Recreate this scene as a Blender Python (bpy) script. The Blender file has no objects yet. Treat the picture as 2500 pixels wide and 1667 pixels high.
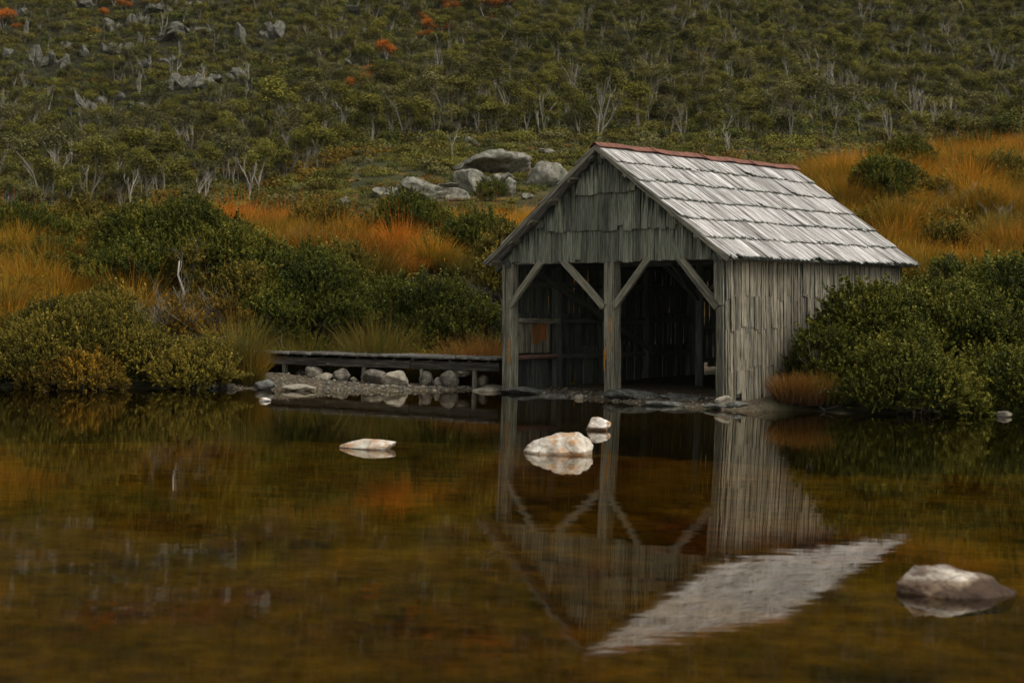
import bpy, math, random
import numpy as np
from mathutils import Vector, Matrix, noise as mnoise

R = math.radians
S = bpy.context.scene
COL = S.collection

# ------------------------------------------------------------------ camera
FPX, HZ, CH = 3950.0, 755.0, 1.7          # focal length / horizon in photo pixels, eye height in metres
cam_d = bpy.data.cameras.new('camera')
cam = bpy.data.objects.new('camera', cam_d)
COL.objects.link(cam)
cam.location = (0, 0, CH)
cam.rotation_euler = (R(90), 0, 0)
cam_d.sensor_width = 36.0
cam_d.lens = 36.0 * FPX / 2500.0
cam_d.shift_y = -(833.5 - HZ) / 2500.0
cam_d.clip_start = 0.1
cam_d.clip_end = 5000
cam_d.dof.use_dof = True
cam_d.dof.focus_distance = 31.0
cam_d.dof.aperture_fstop = 2.4
S.camera = cam

# ------------------------------------------------------------------ sky, sun, exposure
SUN_EL, SUN_AZ = 52.0, 118.0               # azimuth clockwise from +Y (into the picture)
w = bpy.data.worlds.new('World')
S.world = w
w.use_nodes = True
nt = w.node_tree
nt.nodes.clear()
sky = nt.nodes.new('ShaderNodeTexSky')
sky.sky_type = 'NISHITA'
sky.sun_disc = False
sky.sun_elevation = R(SUN_EL)
sky.sun_rotation = R(SUN_AZ)
sky.dust_density = 4.0
sky.air_density = 1.2
hs = nt.nodes.new('ShaderNodeHueSaturation')
hs.inputs['Saturation'].default_value = 0.05
bg = nt.nodes.new('ShaderNodeBackground')
bg.inputs['Strength'].default_value = 0.15
wo = nt.nodes.new('ShaderNodeOutputWorld')
nt.links.new(sky.outputs[0], hs.inputs['Color'])
nt.links.new(hs.outputs[0], bg.inputs['Color'])
nt.links.new(bg.outputs[0], wo.inputs['Surface'])

sun_d = bpy.data.lights.new('sun', 'SUN')
sun_d.energy = 1.4
sun_d.angle = R(25)
sun_d.color = (1.0, 0.95, 0.87)
sun = bpy.data.objects.new('sun', sun_d)
COL.objects.link(sun)
sdir = Vector((math.sin(R(SUN_AZ)) * math.cos(R(SUN_EL)), math.cos(R(SUN_AZ)) * math.cos(R(SUN_EL)), math.sin(R(SUN_EL))))
sun.rotation_euler = sdir.to_track_quat('Z', 'Y').to_euler()
sun.location = (0, 0, 60)

S.view_settings.view_transform = 'Standard'
S.view_settings.look = 'None'
S.view_settings.exposure = 0.15
S.view_settings.gamma = 1.0
S.view_settings.use_curve_mapping = False
S.cycles.use_denoising = True
S.cycles.max_bounces = 8
S.cycles.diffuse_bounces = 3
S.cycles.glossy_bounces = 3
S.cycles.transparent_max_bounces = 8

# ------------------------------------------------------------------ helpers: objects
def tag(o, label=None, cat=None, group=None, kind=None):
    if label: o['label'] = label
    if cat: o['category'] = cat
    if group: o['group'] = group
    if kind: o['kind'] = kind
    return o

def link(o, parent=None):
    COL.objects.link(o)
    if parent is not None:
        o.parent = parent
    return o

def empty(name, loc, rz=0.0, sc=1.0):
    o = bpy.data.objects.new(name, None)
    o.empty_display_size = 0.2
    o.location = loc
    o.rotation_euler = (0, 0, rz)
    o.scale = (sc, sc, sc)
    return link(o)

def make_mesh(name, V, F, mat, attrs=None, smooth=False):
    """F: list of index arrays (n,3) / (n,4). attrs: {name: per-vertex float (n,) or vector (n,3)}"""
    V = np.asarray(V, np.float32)
    me = bpy.data.meshes.new(name)
    me.vertices.add(len(V))
    me.vertices.foreach_set('co', V.ravel())
    F = [np.asarray(f, np.int32) for f in F if len(f)]
    loops = np.concatenate([f.ravel() for f in F])
    sizes = np.concatenate([np.full(len(f), f.shape[1], np.int32) for f in F])
    starts = np.concatenate([[0], np.cumsum(sizes)[:-1]]).astype(np.int32)
    me.loops.add(len(loops))
    me.loops.foreach_set('vertex_index', loops)
    me.polygons.add(len(sizes))
    me.polygons.foreach_set('loop_start', starts)
    if smooth:
        me.polygons.foreach_set('use_smooth', np.ones(len(sizes), bool))
    for k, a in (attrs or {}).items():
        a = np.asarray(a, np.float32)
        if a.ndim == 1:
            at = me.attributes.new(k, 'FLOAT', 'POINT')
            at.data.foreach_set('value', a)
        else:
            at = me.attributes.new(k, 'FLOAT_VECTOR', 'POINT')
            at.data.foreach_set('vector', a.ravel())
    me.update(calc_edges=True)
    if not smooth:
        me.shade_flat()
    if mat is not None:
        me.materials.append(mat)
    return me

def mesh_obj(name, me, parent=None, loc=None, rot=None, sc=None):
    o = bpy.data.objects.new(name, me)
    if loc is not None: o.location = loc
    if rot is not None: o.rotation_euler = rot
    if sc is not None: o.scale = sc if hasattr(sc, '__len__') else (sc, sc, sc)
    return link(o, parent)

# ------------------------------------------------------------------ helpers: materials
class NT:
    def __init__(self, name):
        self.m = bpy.data.materials.new(name)
        self.m.use_nodes = True
        self.t = self.m.node_tree
        self.t.nodes.clear()
        self.out = self.n('ShaderNodeOutputMaterial')
    def n(self, kind, **kw):
        x = self.t.nodes.new(kind)
        for k, v in kw.items():
            setattr(x, k, v)
        return x
    def l(self, a, b):
        self.t.links.new(a, b)
    def attr(self, name, kind='GEOMETRY'):
        return self.n('ShaderNodeAttribute', attribute_name=name, attribute_type=kind)
    def noise(self, vec, scale, detail=4.0, rough=0.55, mapping=None):
        x = self.n('ShaderNodeTexNoise')
        x.inputs['Scale'].default_value = scale
        x.inputs['Detail'].default_value = detail
        x.inputs['Roughness'].default_value = rough
        if mapping is not None:
            mp = self.n('ShaderNodeMapping')
            mp.inputs['Scale'].default_value = mapping
            self.l(vec, mp.inputs['Vector'])
            vec = mp.outputs[0]
        if vec is not None:
            self.l(vec, x.inputs['Vector'])
        return x.outputs['Fac']
    def ramp(self, fac, stops):
        x = self.n('ShaderNodeValToRGB')
        e = x.color_ramp.elements
        while len(e) < len(stops):
            e.new(0.5)
        for i, (p, c) in enumerate(stops):
            e[i].position = p
            e[i].color = (c[0], c[1], c[2], 1) if hasattr(c, '__len__') else (c, c, c, 1)
        self.l(fac, x.inputs[0])
        return x.outputs[0]
    def mix(self, fac, a, b, mode='MIX'):
        x = self.n('ShaderNodeMix', data_type='RGBA', blend_type=mode)
        for sock, v in ((x.inputs[0], fac), (x.inputs[6], a), (x.inputs[7], b)):
            if hasattr(v, 'is_output'):
                self.l(v, sock)
            elif hasattr(v, '__len__'):
                sock.default_value = (v[0], v[1], v[2], 1)
            else:
                sock.default_value = v
        return x.outputs[2]
    def math(self, op, a, b=0.5, clamp=False):
        x = self.n('ShaderNodeMath', operation=op, use_clamp=clamp)
        for sock, v in ((x.inputs[0], a), (x.inputs[1], b)):
            if hasattr(v, 'is_output'): self.l(v, sock)
            else: sock.default_value = v
        return x.outputs[0]
    def bump(self, h, strength, dist):
        x = self.n('ShaderNodeBump')
        x.inputs['Strength'].default_value = strength
        x.inputs['Distance'].default_value = dist
        self.l(h, x.inputs['Height'])
        return x.outputs[0]
    def finish(self, color, rough=0.8, spec=0.3, normal=None, trans=0.0):
        p = self.n('ShaderNodeBsdfPrincipled')
        if hasattr(color, 'is_output'): self.l(color, p.inputs['Base Color'])
        else: p.inputs['Base Color'].default_value = (*color, 1)
        p.inputs['Roughness'].default_value = rough
        p.inputs['Specular IOR Level'].default_value = spec
        if normal is not None: self.l(normal, p.inputs['Normal'])
        s = p.outputs[0]
        if trans > 0:
            tr = self.n('ShaderNodeBsdfTranslucent')
            if hasattr(color, 'is_output'): self.l(color, tr.inputs['Color'])
            else: tr.inputs['Color'].default_value = (*color, 1)
            mx = self.n('ShaderNodeMixShader')
            mx.inputs[0].default_value = trans
            self.l(s, mx.inputs[1]); self.l(tr.outputs[0], mx.inputs[2])
            s = mx.outputs[0]
        self.l(s, self.out.inputs['Surface'])
        return self.m

def wood(name, dark, mid, light, stain=0.5, stain_col=(0.02, 0.022, 0.018), contrast=1.0, moss=None, top_stain=0.0):
    t = NT(name)
    g = t.attr('grain').outputs['Vector']
    r = t.attr('rnd').outputs['Fac']
    f1 = t.noise(g, 1.0, 6, 0.65, (34, 34, 1.3))
    f2 = t.noise(g, 1.0, 4, 0.6, (90, 90, 4.0))
    f = t.mix(0.48, f1, f2)
    c = t.ramp(f, [(0.5 - 0.16 / contrast, dark), (0.5, mid), (0.5 + 0.17 / contrast, light)])
    v = t.ramp(r, [(0.0, 0.55), (0.5, 0.95), (1.0, 1.25)])
    c = t.mix(1.0, c, v, 'MULTIPLY')
    sn = t.noise(g, 1.0, 5, 0.62, (13, 13, 0.8))
    if top_stain:
        sn = t.math('ADD', sn, t.math('MULTIPLY', t.math('SUBTRACT', 0.42, t.attr('end').outputs['Fac']), top_stain))
    sn = t.ramp(sn, [(0.50, 0.0), (0.66, stain)])
    c = t.mix(sn, c, stain_col)
    if moss:
        tt = t.attr('end').outputs['Fac']
        mn = t.noise(g, 14, 4, 0.6)
        mf = t.math('MULTIPLY', t.ramp(tt, [(0.92, 0.0), (0.99, 1.0)]), t.ramp(mn, [(0.42, 0.0), (0.55, 1.0)]))
        c = t.mix(mf, c, moss)
    return t.finish(c, 0.85, 0.25, t.bump(f, 0.6, 0.012))

def leafmat(name, dark, mid, light, obj_var=0.35, trans=0.12, spec=0.12):
    """leaf colour by the sprig's own tint value, varied from plant to plant"""
    t = NT(name)
    c = t.ramp(t.attr('tint').outputs['Fac'], [(0.0, dark), (0.5, mid), (1.0, light)])
    oi = t.n('ShaderNodeObjectInfo')
    v = t.ramp(oi.outputs['Random'], [(0.0, 1 - obj_var), (1.0, 1 + obj_var)])
    c = t.mix(1.0, c, v, 'MULTIPLY')
    return t.finish(c, 0.6, spec, None, trans)

M = {}
M['front'] = wood('weathered_gable_wood', (0.035, 0.04, 0.028), (0.15, 0.158, 0.112), (0.28, 0.282, 0.205), 0.95, (0.012, 0.018, 0.013), 1.5, top_stain=0.3)
M['post'] = wood('weathered_post_wood', (0.04, 0.037, 0.025), (0.185, 0.172, 0.12), (0.34, 0.315, 0.23), 0.75, (0.025, 0.026, 0.02), 1.4)
M['side'] = wood('weathered_wall_wood', (0.026, 0.022, 0.015), (0.165, 0.143, 0.097), (0.3, 0.262, 0.185), 0.9, (0.035, 0.034, 0.026), 1.4)
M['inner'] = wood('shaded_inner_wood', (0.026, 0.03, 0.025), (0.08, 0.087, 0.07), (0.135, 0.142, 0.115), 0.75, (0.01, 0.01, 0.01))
M['roof'] = wood('silvered_shingle_wood', (0.07, 0.052, 0.038), (0.4, 0.375, 0.34), (0.72, 0.7, 0.67), 0.75, (0.085, 0.066, 0.048), 1.35, (0.03, 0.045, 0.025))
M['deck'] = wood('grey_deck_wood', (0.06, 0.055, 0.045), (0.16, 0.15, 0.125), (0.27, 0.255, 0.215), 0.5)
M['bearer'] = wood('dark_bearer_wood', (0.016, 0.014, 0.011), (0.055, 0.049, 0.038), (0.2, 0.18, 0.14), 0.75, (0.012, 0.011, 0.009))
M['orange'] = wood('rust_stained_wood', (0.06, 0.03, 0.012), (0.28, 0.1, 0.02), (0.45, 0.17, 0.03), 0.3)
M['redpaint'] = wood('flaking_red_paint_wood', (0.06, 0.03, 0.025), (0.2, 0.075, 0.05), (0.4, 0.36, 0.32), 0.2)
M['dead'] = wood('bleached_dead_wood', (0.13, 0.115, 0.09), (0.29, 0.26, 0.205), (0.42, 0.385, 0.31), 0.3)
M['stem'] = wood('brown_stem_bark', (0.03, 0.024, 0.018), (0.085, 0.07, 0.05), (0.17, 0.145, 0.11), 0.4)
M['bark'] = wood('pale_gum_bark', (0.1, 0.088, 0.064), (0.22, 0.19, 0.14), (0.33, 0.29, 0.22), 0.35, (0.05, 0.04, 0.03))
M['twig'] = wood('grey_dry_twig', (0.07, 0.058, 0.038), (0.17, 0.145, 0.1), (0.28, 0.24, 0.175), 0.2)

t = NT('rusted_ridge_metal')
g = t.attr('grain').outputs['Vector']
c = t.ramp(t.noise(g, 7, 5, 0.6), [(0.3, (0.05, 0.017, 0.010)), (0.5, (0.15, 0.045, 0.020)), (0.68, (0.21, 0.085, 0.045))])
M['rust'] = t.finish(c, 0.65, 0.4, t.bump(t.noise(g, 20, 4), 0.3, 0.01))

t = NT('orange_lichen')
g = t.n('ShaderNodeTexCoord').outputs['Object']
M['lichen'] = t.finish(t.ramp(t.noise(g, 30, 4), [(0.35, (0.2, 0.1, 0.03)), (0.6, (0.5, 0.22, 0.03))]), 0.9, 0.1)

M['leaf_dark'] = leafmat('dark_heath_leaf', (0.0290, 0.0385, 0.0051), (0.0832, 0.0897, 0.0101), (0.2077, 0.1843, 0.0224), 0.2)
M['leaf_olive'] = leafmat('olive_heath_leaf', (0.0446, 0.0412, 0.0056), (0.1279, 0.1030, 0.0129), (0.2676, 0.1932, 0.0267), 0.2)
M['leaf_yellow'] = leafmat('yellowing_heath_leaf', (0.0601, 0.0414, 0.0051), (0.1682, 0.1004, 0.0090), (0.3484, 0.1870, 0.0141), 0.2)
M['leaf_gum'] = leafmat('gum_leaf', (0.0565, 0.0524, 0.0073), (0.1396, 0.1280, 0.0165), (0.2577, 0.2153, 0.0331), 0.45)
M['leaf_grey'] = leafmat('grey_green_gum_leaf', (0.0574, 0.0543, 0.0180), (0.1417, 0.1274, 0.0386), (0.2363, 0.2096, 0.0707), 0.4)
M['leaf_fire'] = leafmat('orange_autumn_leaf', (0.1650, 0.0575, 0.0080), (0.4620, 0.1495, 0.0120), (0.6600, 0.2530, 0.0300), 0.25)

def grassmat(name, base, midc, tip, hot):
    t = NT(name)
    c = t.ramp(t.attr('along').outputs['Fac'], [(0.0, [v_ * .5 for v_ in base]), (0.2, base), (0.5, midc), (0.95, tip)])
    oi = t.n('ShaderNodeObjectInfo')
    h = t.math('MULTIPLY', t.ramp(t.attr('rnd').outputs['Fac'], [(0.6, 0.0), (0.95, 1.0)]), t.attr('along').outputs['Fac'])
    c = t.mix(h, c, hot)
    # tussocks stand in greener and redder drifts
    pos = t.n('ShaderNodeNewGeometry').outputs['Position']
    d = t.ramp(t.noise(pos, 0.16, 2, 0.5), [(0.42, 0.0), (0.62, 0.8)])
    c = t.mix(t.math('MULTIPLY', d, 0.75), c, t.mix(0.5, midc, base))
    h2 = t.math('FRACT', t.math('MULTIPLY', oi.outputs['Random'], 7.31))
    c = t.mix(t.math('MULTIPLY', h2, 0.5), c, t.mix(t.attr('along').outputs['Fac'], base, midc))
    v = t.ramp(oi.outputs['Random'], [(0.0, 0.62), (1.0, 1.3)])
    c = t.mix(1.0, c, v, 'MULTIPLY')
    return t.finish(c, 0.65, 0.15, None, 0.2)
M['grass_orange'] = grassmat('orange_button_grass', (0.055, 0.05, 0.008), (0.25, 0.17, 0.012), (0.58, 0.255, 0.012), (0.72, 0.16, 0.006))
M['grass_red'] = grassmat('red_orange_button_grass', (0.06, 0.045, 0.008), (0.34, 0.15, 0.010), (0.7, 0.19, 0.008), (0.8, 0.12, 0.005))
M['grass_green'] = grassmat('green_button_grass', (0.05, 0.044, 0.010), (0.13, 0.118, 0.016), (0.25, 0.19, 0.024), (0.42, 0.18, 0.02))
M['grass_rust'] = grassmat('rusty_dry_grass', (0.06, 0.028, 0.01), (0.17, 0.08, 0.014), (0.34, 0.15, 0.02), (0.38, 0.12, 0.015))

def rockmat(name, dark, mid, light, spot, scale=1.0, warm=None, wet=False, side_stain=False):
    t = NT(name)
    o = t.n('ShaderNodeTexCoord').outputs['Object']
    oi = t.n('ShaderNodeObjectInfo')
    ad = t.n('ShaderNodeVectorMath', operation='ADD')
    t.l(o, ad.inputs[0]); t.l(oi.outputs['Location'], ad.inputs[1])
    p = ad.outputs[0]
    f = t.noise(p, 2.2 * scale, 8, 0.62)
    c = t.ramp(f, [(0.32, dark), (0.5, mid), (0.68, light)])
    v = t.n('ShaderNodeTexVoronoi')
    v.inputs['Scale'].default_value = 7 * scale
    t.l(p, v.inputs['Vector'])
    spot_k = 0.0 if wet else 1.0
    sp = t.math('MULTIPLY', spot_k, t.math('MULTIPLY', t.ramp(v.outputs['Distance'], [(0.22, 1.0), (0.34, 0.0)]), t.ramp(t.noise(p, 3 * scale, 3), [(0.45, 0.0), (0.6, 1.0)])))
    c = t.mix(sp, c, spot)
    if warm:
        c = t.mix(t.ramp(t.noise(p, 1.3 * scale, 6, 0.65, (1, 1, 2.4)), [(0.5, 0.0), (0.6, 0.85)]), c, warm)
        cr = t.n('ShaderNodeTexVoronoi', feature='DISTANCE_TO_EDGE'); cr.inputs['Scale'].default_value = 1.6 * scale
        t.l(t.mix(0.12, p, t.noise(p, 5 * scale, 3)), cr.inputs['Vector'])
        c = t.mix(t.ramp(cr.outputs['Distance'], [(0.0, 0.75), (0.025, 0.0)]), c, (0.1, 0.07, 0.045))
    if side_stain:
        so = t.n('ShaderNodeSeparateXYZ'); t.l(o, so.inputs[0])
        sf = t.math('ADD', t.math('SUBTRACT', t.math('MULTIPLY', so.outputs[0], 1.0), t.math('MULTIPLY', so.outputs[2], 1.6)), t.math('MULTIPLY', t.noise(p, 6, 5), 0.35))
        c = t.mix(t.ramp(sf, [(0.05, 0.0), (0.12, 0.9)]), c, t.ramp(f, [(0.35, (0.03, 0.02, 0.013)), (0.65, (0.12, 0.075, 0.045))]))
    # wet band at the waterline
    if wet:
        sx_ = t.n('ShaderNodeSeparateXYZ'); t.l(t.n('ShaderNodeNewGeometry').outputs['Position'], sx_.inputs[0])
        wl = t.math('ADD', sx_.outputs[2], t.math('MULTIPLY', t.math('SUBTRACT', t.noise(p, 8, 3), 0.5), 0.05))
        c = t.mix(t.ramp(wl, [(0.0, 0.8), (0.035, 0.75), (0.05, 0.0)]), c, t.mix(1.0, c, (0.32, 0.22, 0.13), 'MULTIPLY'))
    return t.finish(c, 0.85, 0.25, t.bump(t.noise(p, 9 * scale, 8, 0.7), 0.7, 0.03 / scale))
M['rock_hill'] = rockmat('lichened_hill_rock', (0.022, 0.021, 0.015), (0.082, 0.077, 0.056), (0.165, 0.152, 0.115), (0.235, 0.214, 0.166), 1.1)
M['rock_outcrop'] = rockmat('pale_outcrop_rock', (0.05, 0.047, 0.034), (0.15, 0.14, 0.104), (0.27, 0.25, 0.19), (0.36, 0.33, 0.26), 1.3)
M['rock_shore'] = rockmat('brown_shore_rock', (0.03, 0.026, 0.02), (0.11, 0.095, 0.07), (0.22, 0.19, 0.145), (0.3, 0.26, 0.2), 3.0)
M['rock_pale'] = rockmat('pale_quartz_rock', (0.3, 0.25, 0.2), (0.58, 0.53, 0.46), (0.74, 0.7, 0.64), (0.8, 0.78, 0.74), 3.0, (0.34, 0.17, 0.06), True)
M['rock_white'] = rockmat('white_quartz_rock', (0.22, 0.18, 0.13), (0.5, 0.44, 0.35), (0.68, 0.62, 0.52), (0.74, 0.7, 0.62), 2.2, (0.38, 0.2, 0.08), True)
M['rock_slab'] = rockmat('grey_slab_rock', (0.035, 0.036, 0.03), (0.085, 0.085, 0.072), (0.17, 0.168, 0.145), (0.22, 0.21, 0.18), 3.0)
M['rock_tan'] = rockmat('tan_slab_rock', (0.12, 0.1, 0.07), (0.25, 0.215, 0.155), (0.36, 0.32, 0.24), (0.42, 0.38, 0.3), 3.0)
M['rock_stained'] = rockmat('brown_stained_quartz_rock', (0.05, 0.035, 0.022), (0.3, 0.245, 0.185), (0.55, 0.49, 0.4), (0.6, 0.55, 0.47), 2.0, (0.075, 0.042, 0.025), True, True)

# ground
t = NT('heath_ground')
pos = t.n('ShaderNodeNewGeometry').outputs['Position']
peat = t.ramp(t.noise(pos, 1.7, 7, 0.65), [(0.35, (0.010, 0.009, 0.005)), (0.55, (0.026, 0.024, 0.010)), (0.7, (0.05, 0.042, 0.016))])
grav = t.ramp(t.noise(pos, 11, 7, 0.7), [(0.33, (0.024, 0.02, 0.013)), (0.5, (0.085, 0.066, 0.042)), (0.67, (0.18, 0.142, 0.092))])
heath = t.ramp(t.noise(pos, 0.35, 6, 0.65), [(0.35, (0.028, 0.03, 0.012)), (0.52, (0.055, 0.05, 0.018)), (0.63, (0.16, 0.085, 0.018)), (0.75, (0.2, 0.095, 0.015))])
c = t.mix(t.attr('beach').outputs['Fac'], peat, grav)
c = t.mix(t.attr('heath').outputs['Fac'], c, heath)
M['ground'] = t.finish(c, 0.95, 0.1, t.bump(t.noise(pos, 6, 8, 0.7), 0.8, 0.06))

# lake bed: tannin-brown silt with darker stones and weed
t = NT('lake_bed')
pos = t.n('ShaderNodeNewGeometry').outputs['Position']
a = t.noise(pos, 0.9, 6, 0.62)
b = t.noise(pos, 3.3, 5, 0.6)
f = t.mix(0.45, a, b)
c = t.ramp(f, [(0.36, (0.02, 0.016, 0.006)), (0.5, (0.15, 0.108, 0.018)), (0.64, (0.34, 0.25, 0.03))])
rd = t.ramp(t.noise(pos, 0.33, 5, 0.6), [(0.5, 0.0), (0.62, 0.8)])
c = t.mix(rd, c, t.ramp(b, [(0.4, (0.045, 0.015, 0.004)), (0.62, (0.2, 0.065, 0.01))]))
M['bed'] = t.finish(c, 0.9, 0.1)

# water: Fresnel mirror over brown-tinted clear water
t = NT('tannin_water')
pos = t.n('ShaderNodeNewGeometry').outputs['Position']
h1 = t.noise(pos, 1.0, 3, 0.5, (1.1, 3.2, 1))
h2 = t.noise(pos, 1.0, 2, 0.5, (5.0, 11.0, 1))
h = t.math('ADD', t.math('MULTIPLY', h1, 1.0), t.math('MULTIPLY', h2, 0.09))
nb = t.bump(h, 0.022, 0.05)
fr = t.n('ShaderNodeFresnel')
fr.inputs['IOR'].default_value = 1.42
t.l(nb, fr.inputs['Normal'])
gl = t.n('ShaderNodeBsdfGlossy')
gl.inputs['Roughness'].default_value = 0.018
gl.inputs['Color'].default_value = (0.95, 0.93, 0.88, 1)
t.l(nb, gl.inputs['Normal'])
tr = t.n('ShaderNodeBsdfTransparent')
tr.inputs['Color'].default_value = (0.58, 0.46, 0.075, 1)
mx = t.n('ShaderNodeMixShader')
t.l(fr.outputs[0], mx.inputs[0]); t.l(tr.outputs[0], mx.inputs[1]); t.l(gl.outputs[0], mx.inputs[2])
t.l(mx.outputs[0], t.out.inputs['Surface'])
M['water'] = t.m

# ------------------------------------------------------------------ terrain
def zv(v, y): return CH + (HZ - v) / FPX * y
SH_U = [-1500, -500, 0, 600, 900, 1150, 1230, 1500, 1770, 1930, 2050, 2500, 4000]
SH_Y = [37, 36, 35.0, 34.6, 33.8, 33.3, 32.7, 30.4, 28.9, 27.8, 26.4, 26.2, 26]
def far(v150, v200, v240):
    return [(150, zv(v150, 150)), (200, zv(v200, 200)), (240, zv(v240, 240)), (280, zv(0, 280)), (350, zv(-160, 350)), (520, 172), (700, 235)]
COLS = [
    (100, [(36.5, .35), (38, .6), (40, 1.2), (43, 2.0), (46, 2.9), (50, 3.55), (56, 4.1), (60, 4.3), (70, 4.4), (90, 5.3), (130, zv(530, 130))] + far(480, 320, 150)),
    (600, [(36.5, .3), (38, .55), (40, 1.0), (43, 1.8), (46, 2.8), (50, 3.5), (56, 4.2), (60, 4.5), (70, 4.6), (90, 6.0), (125, zv(500, 125))] + far(430, 280, 130)),
    (900, [(35.2, .22), (36.5, .4), (38, .6), (41, 1.0), (44, 2.2), (48, 3.2), (55, 3.95), (60, 4.2), (64, 4.25), (80, 5.4), (95, zv(500, 95)), (108, zv(440, 108)), (122, zv(385, 122))] + far(345, 220, 95)),
    (1300, [(34.5, .22), (36.5, .6), (38, .9), (41, 1.5), (44, 2.3), (48, 3.3), (55, 3.95), (60, 4.2), (64, 4.3), (80, 5.6), (95, zv(485, 95)), (108, zv(430, 108)), (122, zv(385, 122))] + far(342, 215, 90)),
    (1800, [(32, .15), (38, .5), (40, 1.2), (43, 2.2), (48, 3.9), (55, 5.0), (60, 5.4), (80, 7.3), (120, zv(390, 120))] + far(345, 210, 90)),
    (2100, [(28, .3), (32, .7), (36, 1.2), (39, 1.9), (42, 2.8), (48, 4.5), (55, 5.9), (60, 6.5), (80, zv(420, 80)), (120, zv(388, 120))] + far(350, 210, 90)),
    (2450, [(27.7, .3), (32, .9), (36, 1.5), (42, 3.1), (48, 4.6), (55, 6.1), (62, 7.5), (70, 8.1), (100, 9.3), (130, zv(370, 130))] + far(335, 215, 90)),
]
YS = np.concatenate([np.arange(22, 46, 0.25), np.arange(46, 72, 0.6), np.arange(72, 160, 1.6), np.arange(160, 300, 3.0), np.arange(300, 701, 10.0)])
SHED_L = np.array([-0.12, 32.5]); SHED_X = np.array([0.7476, -0.664]); SHED_Y = np.array([0.664, 0.7476])
SHED_W, SHED_D = 5.27, 6.45

JT0 = np.array([-0.25, 33.15]); JTE = np.array([-6.6, 39.35]); JTD = (JTE - JT0) / np.linalg.norm(JTE - JT0); JTL = float(np.linalg.norm(JTE - JT0))

def vnoise(x, y, s, seed=0):
    a = np.sin(x * s * 1.3 + y * s * 0.7 + seed) + np.sin(x * s * -0.8 + y * s * 1.5 + seed * 2.1) \
        + 0.6 * np.sin(x * s * 2.7 + y * s * 2.2 + seed * 1.7) + 0.6 * np.sin(x * s * 3.1 - y * s * 2.6 + seed * 0.3)
    return a / 3.2

def terrain(x, y):
    x = np.asarray(x, float); y = np.asarray(y, float)
    u = np.clip(1250 + x / np.maximum(y, 1) * FPX, -1400, 3900)
    sh = np.interp(u, SH_U, SH_Y)
    d = y - sh
    cz = []
    for uc, prof in COLS:
        s0 = np.interp(uc, SH_U, SH_Y)
        py = np.array([p[0] for p in prof]); pz = np.array([p[1] for p in prof])
        cz.append(np.interp(y, py, pz))
    cu = np.array([c[0] for c in COLS], float)
    i = np.clip(np.searchsorted(cu, u) - 1, 0, len(cu) - 2)
    f = np.clip((u - cu[i]) / (cu[i + 1] - cu[i]), 0, 1)
    f = f * f * (3 - 2 * f)
    cz = np.array(cz)
    flat = np.take_along_axis(cz.reshape(len(cu), -1), i.reshape(1, -1), 0)[0].reshape(u.shape)
    flat2 = np.take_along_axis(cz.reshape(len(cu), -1), (i + 1).reshape(1, -1), 0)[0].reshape(u.shape)
    h = flat * (1 - f) + flat2 * f
    amp = np.interp(y, [30, 40, 60, 120, 250, 500], [0.0, 0.1, 0.25, 0.7, 2.2, 6])
    h = h + amp * vnoise(x, y, 0.35, 1.0) * 0.5 + amp * vnoise(x, y, 0.09, 4.0)
    h = np.minimum(h, np.interp(d, [-9, -3, -1, 0, 0.8, 2.5, 6, 9], [-0.9, -0.45, -0.16, 0.0, 0.16, 0.6, 3.0, 400]) + 0.03 * vnoise(x, y, 3.0, 2.0))
    # the levelled floor of the shed
    px = (x - SHED_L[0]) * SHED_X[0] + (y - SHED_L[1]) * SHED_X[1]
    py = (x - SHED_L[0]) * SHED_Y[0] + (y - SHED_L[1]) * SHED_Y[1]
    dx = np.maximum(np.maximum(-px, px - SHED_W), 0); dy = np.maximum(np.maximum(-py, py - SHED_D), 0)
    dd = np.hypot(dx, dy)
    k = np.clip(1 - dd / 1.1, 0, 1); k = k * k * (3 - 2 * k)
    fl = np.interp(py, [-1, 0, 1.5, 4, 7], [-0.05, 0.02, 0.1, 0.16, 0.24]) + 0.03 * vnoise(x, y, 4.0, 5.0)
    h = h * (1 - k) + np.minimum(h, fl) * k
    # shingle flat under and before the jetty
    jx = (x - JT0[0]) * JTD[0] + (y - JT0[1]) * JTD[1]; jy = (x - JT0[0]) * JTD[1] - (y - JT0[1]) * JTD[0]
    k = np.clip((jx + 0.4) / 0.5, 0, 1) * np.clip((JTL + 0.2 - jx) / 0.8, 0, 1) * np.clip((1.75 - np.abs(jy - 0.2)) / 0.5 + (jy > 0) * 9, 0, 1)
    k = k * k * (3 - 2 * k)
    fl = 0.05 + 0.03 * vnoise(x, y, 2.2, 3.0) + np.clip(-jy - 0.5, 0, 2) * 0.12 - np.clip(jy - 0.7, 0, 6) * 0.075
    return h * (1 - k) + np.minimum(h, fl) * k

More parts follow.
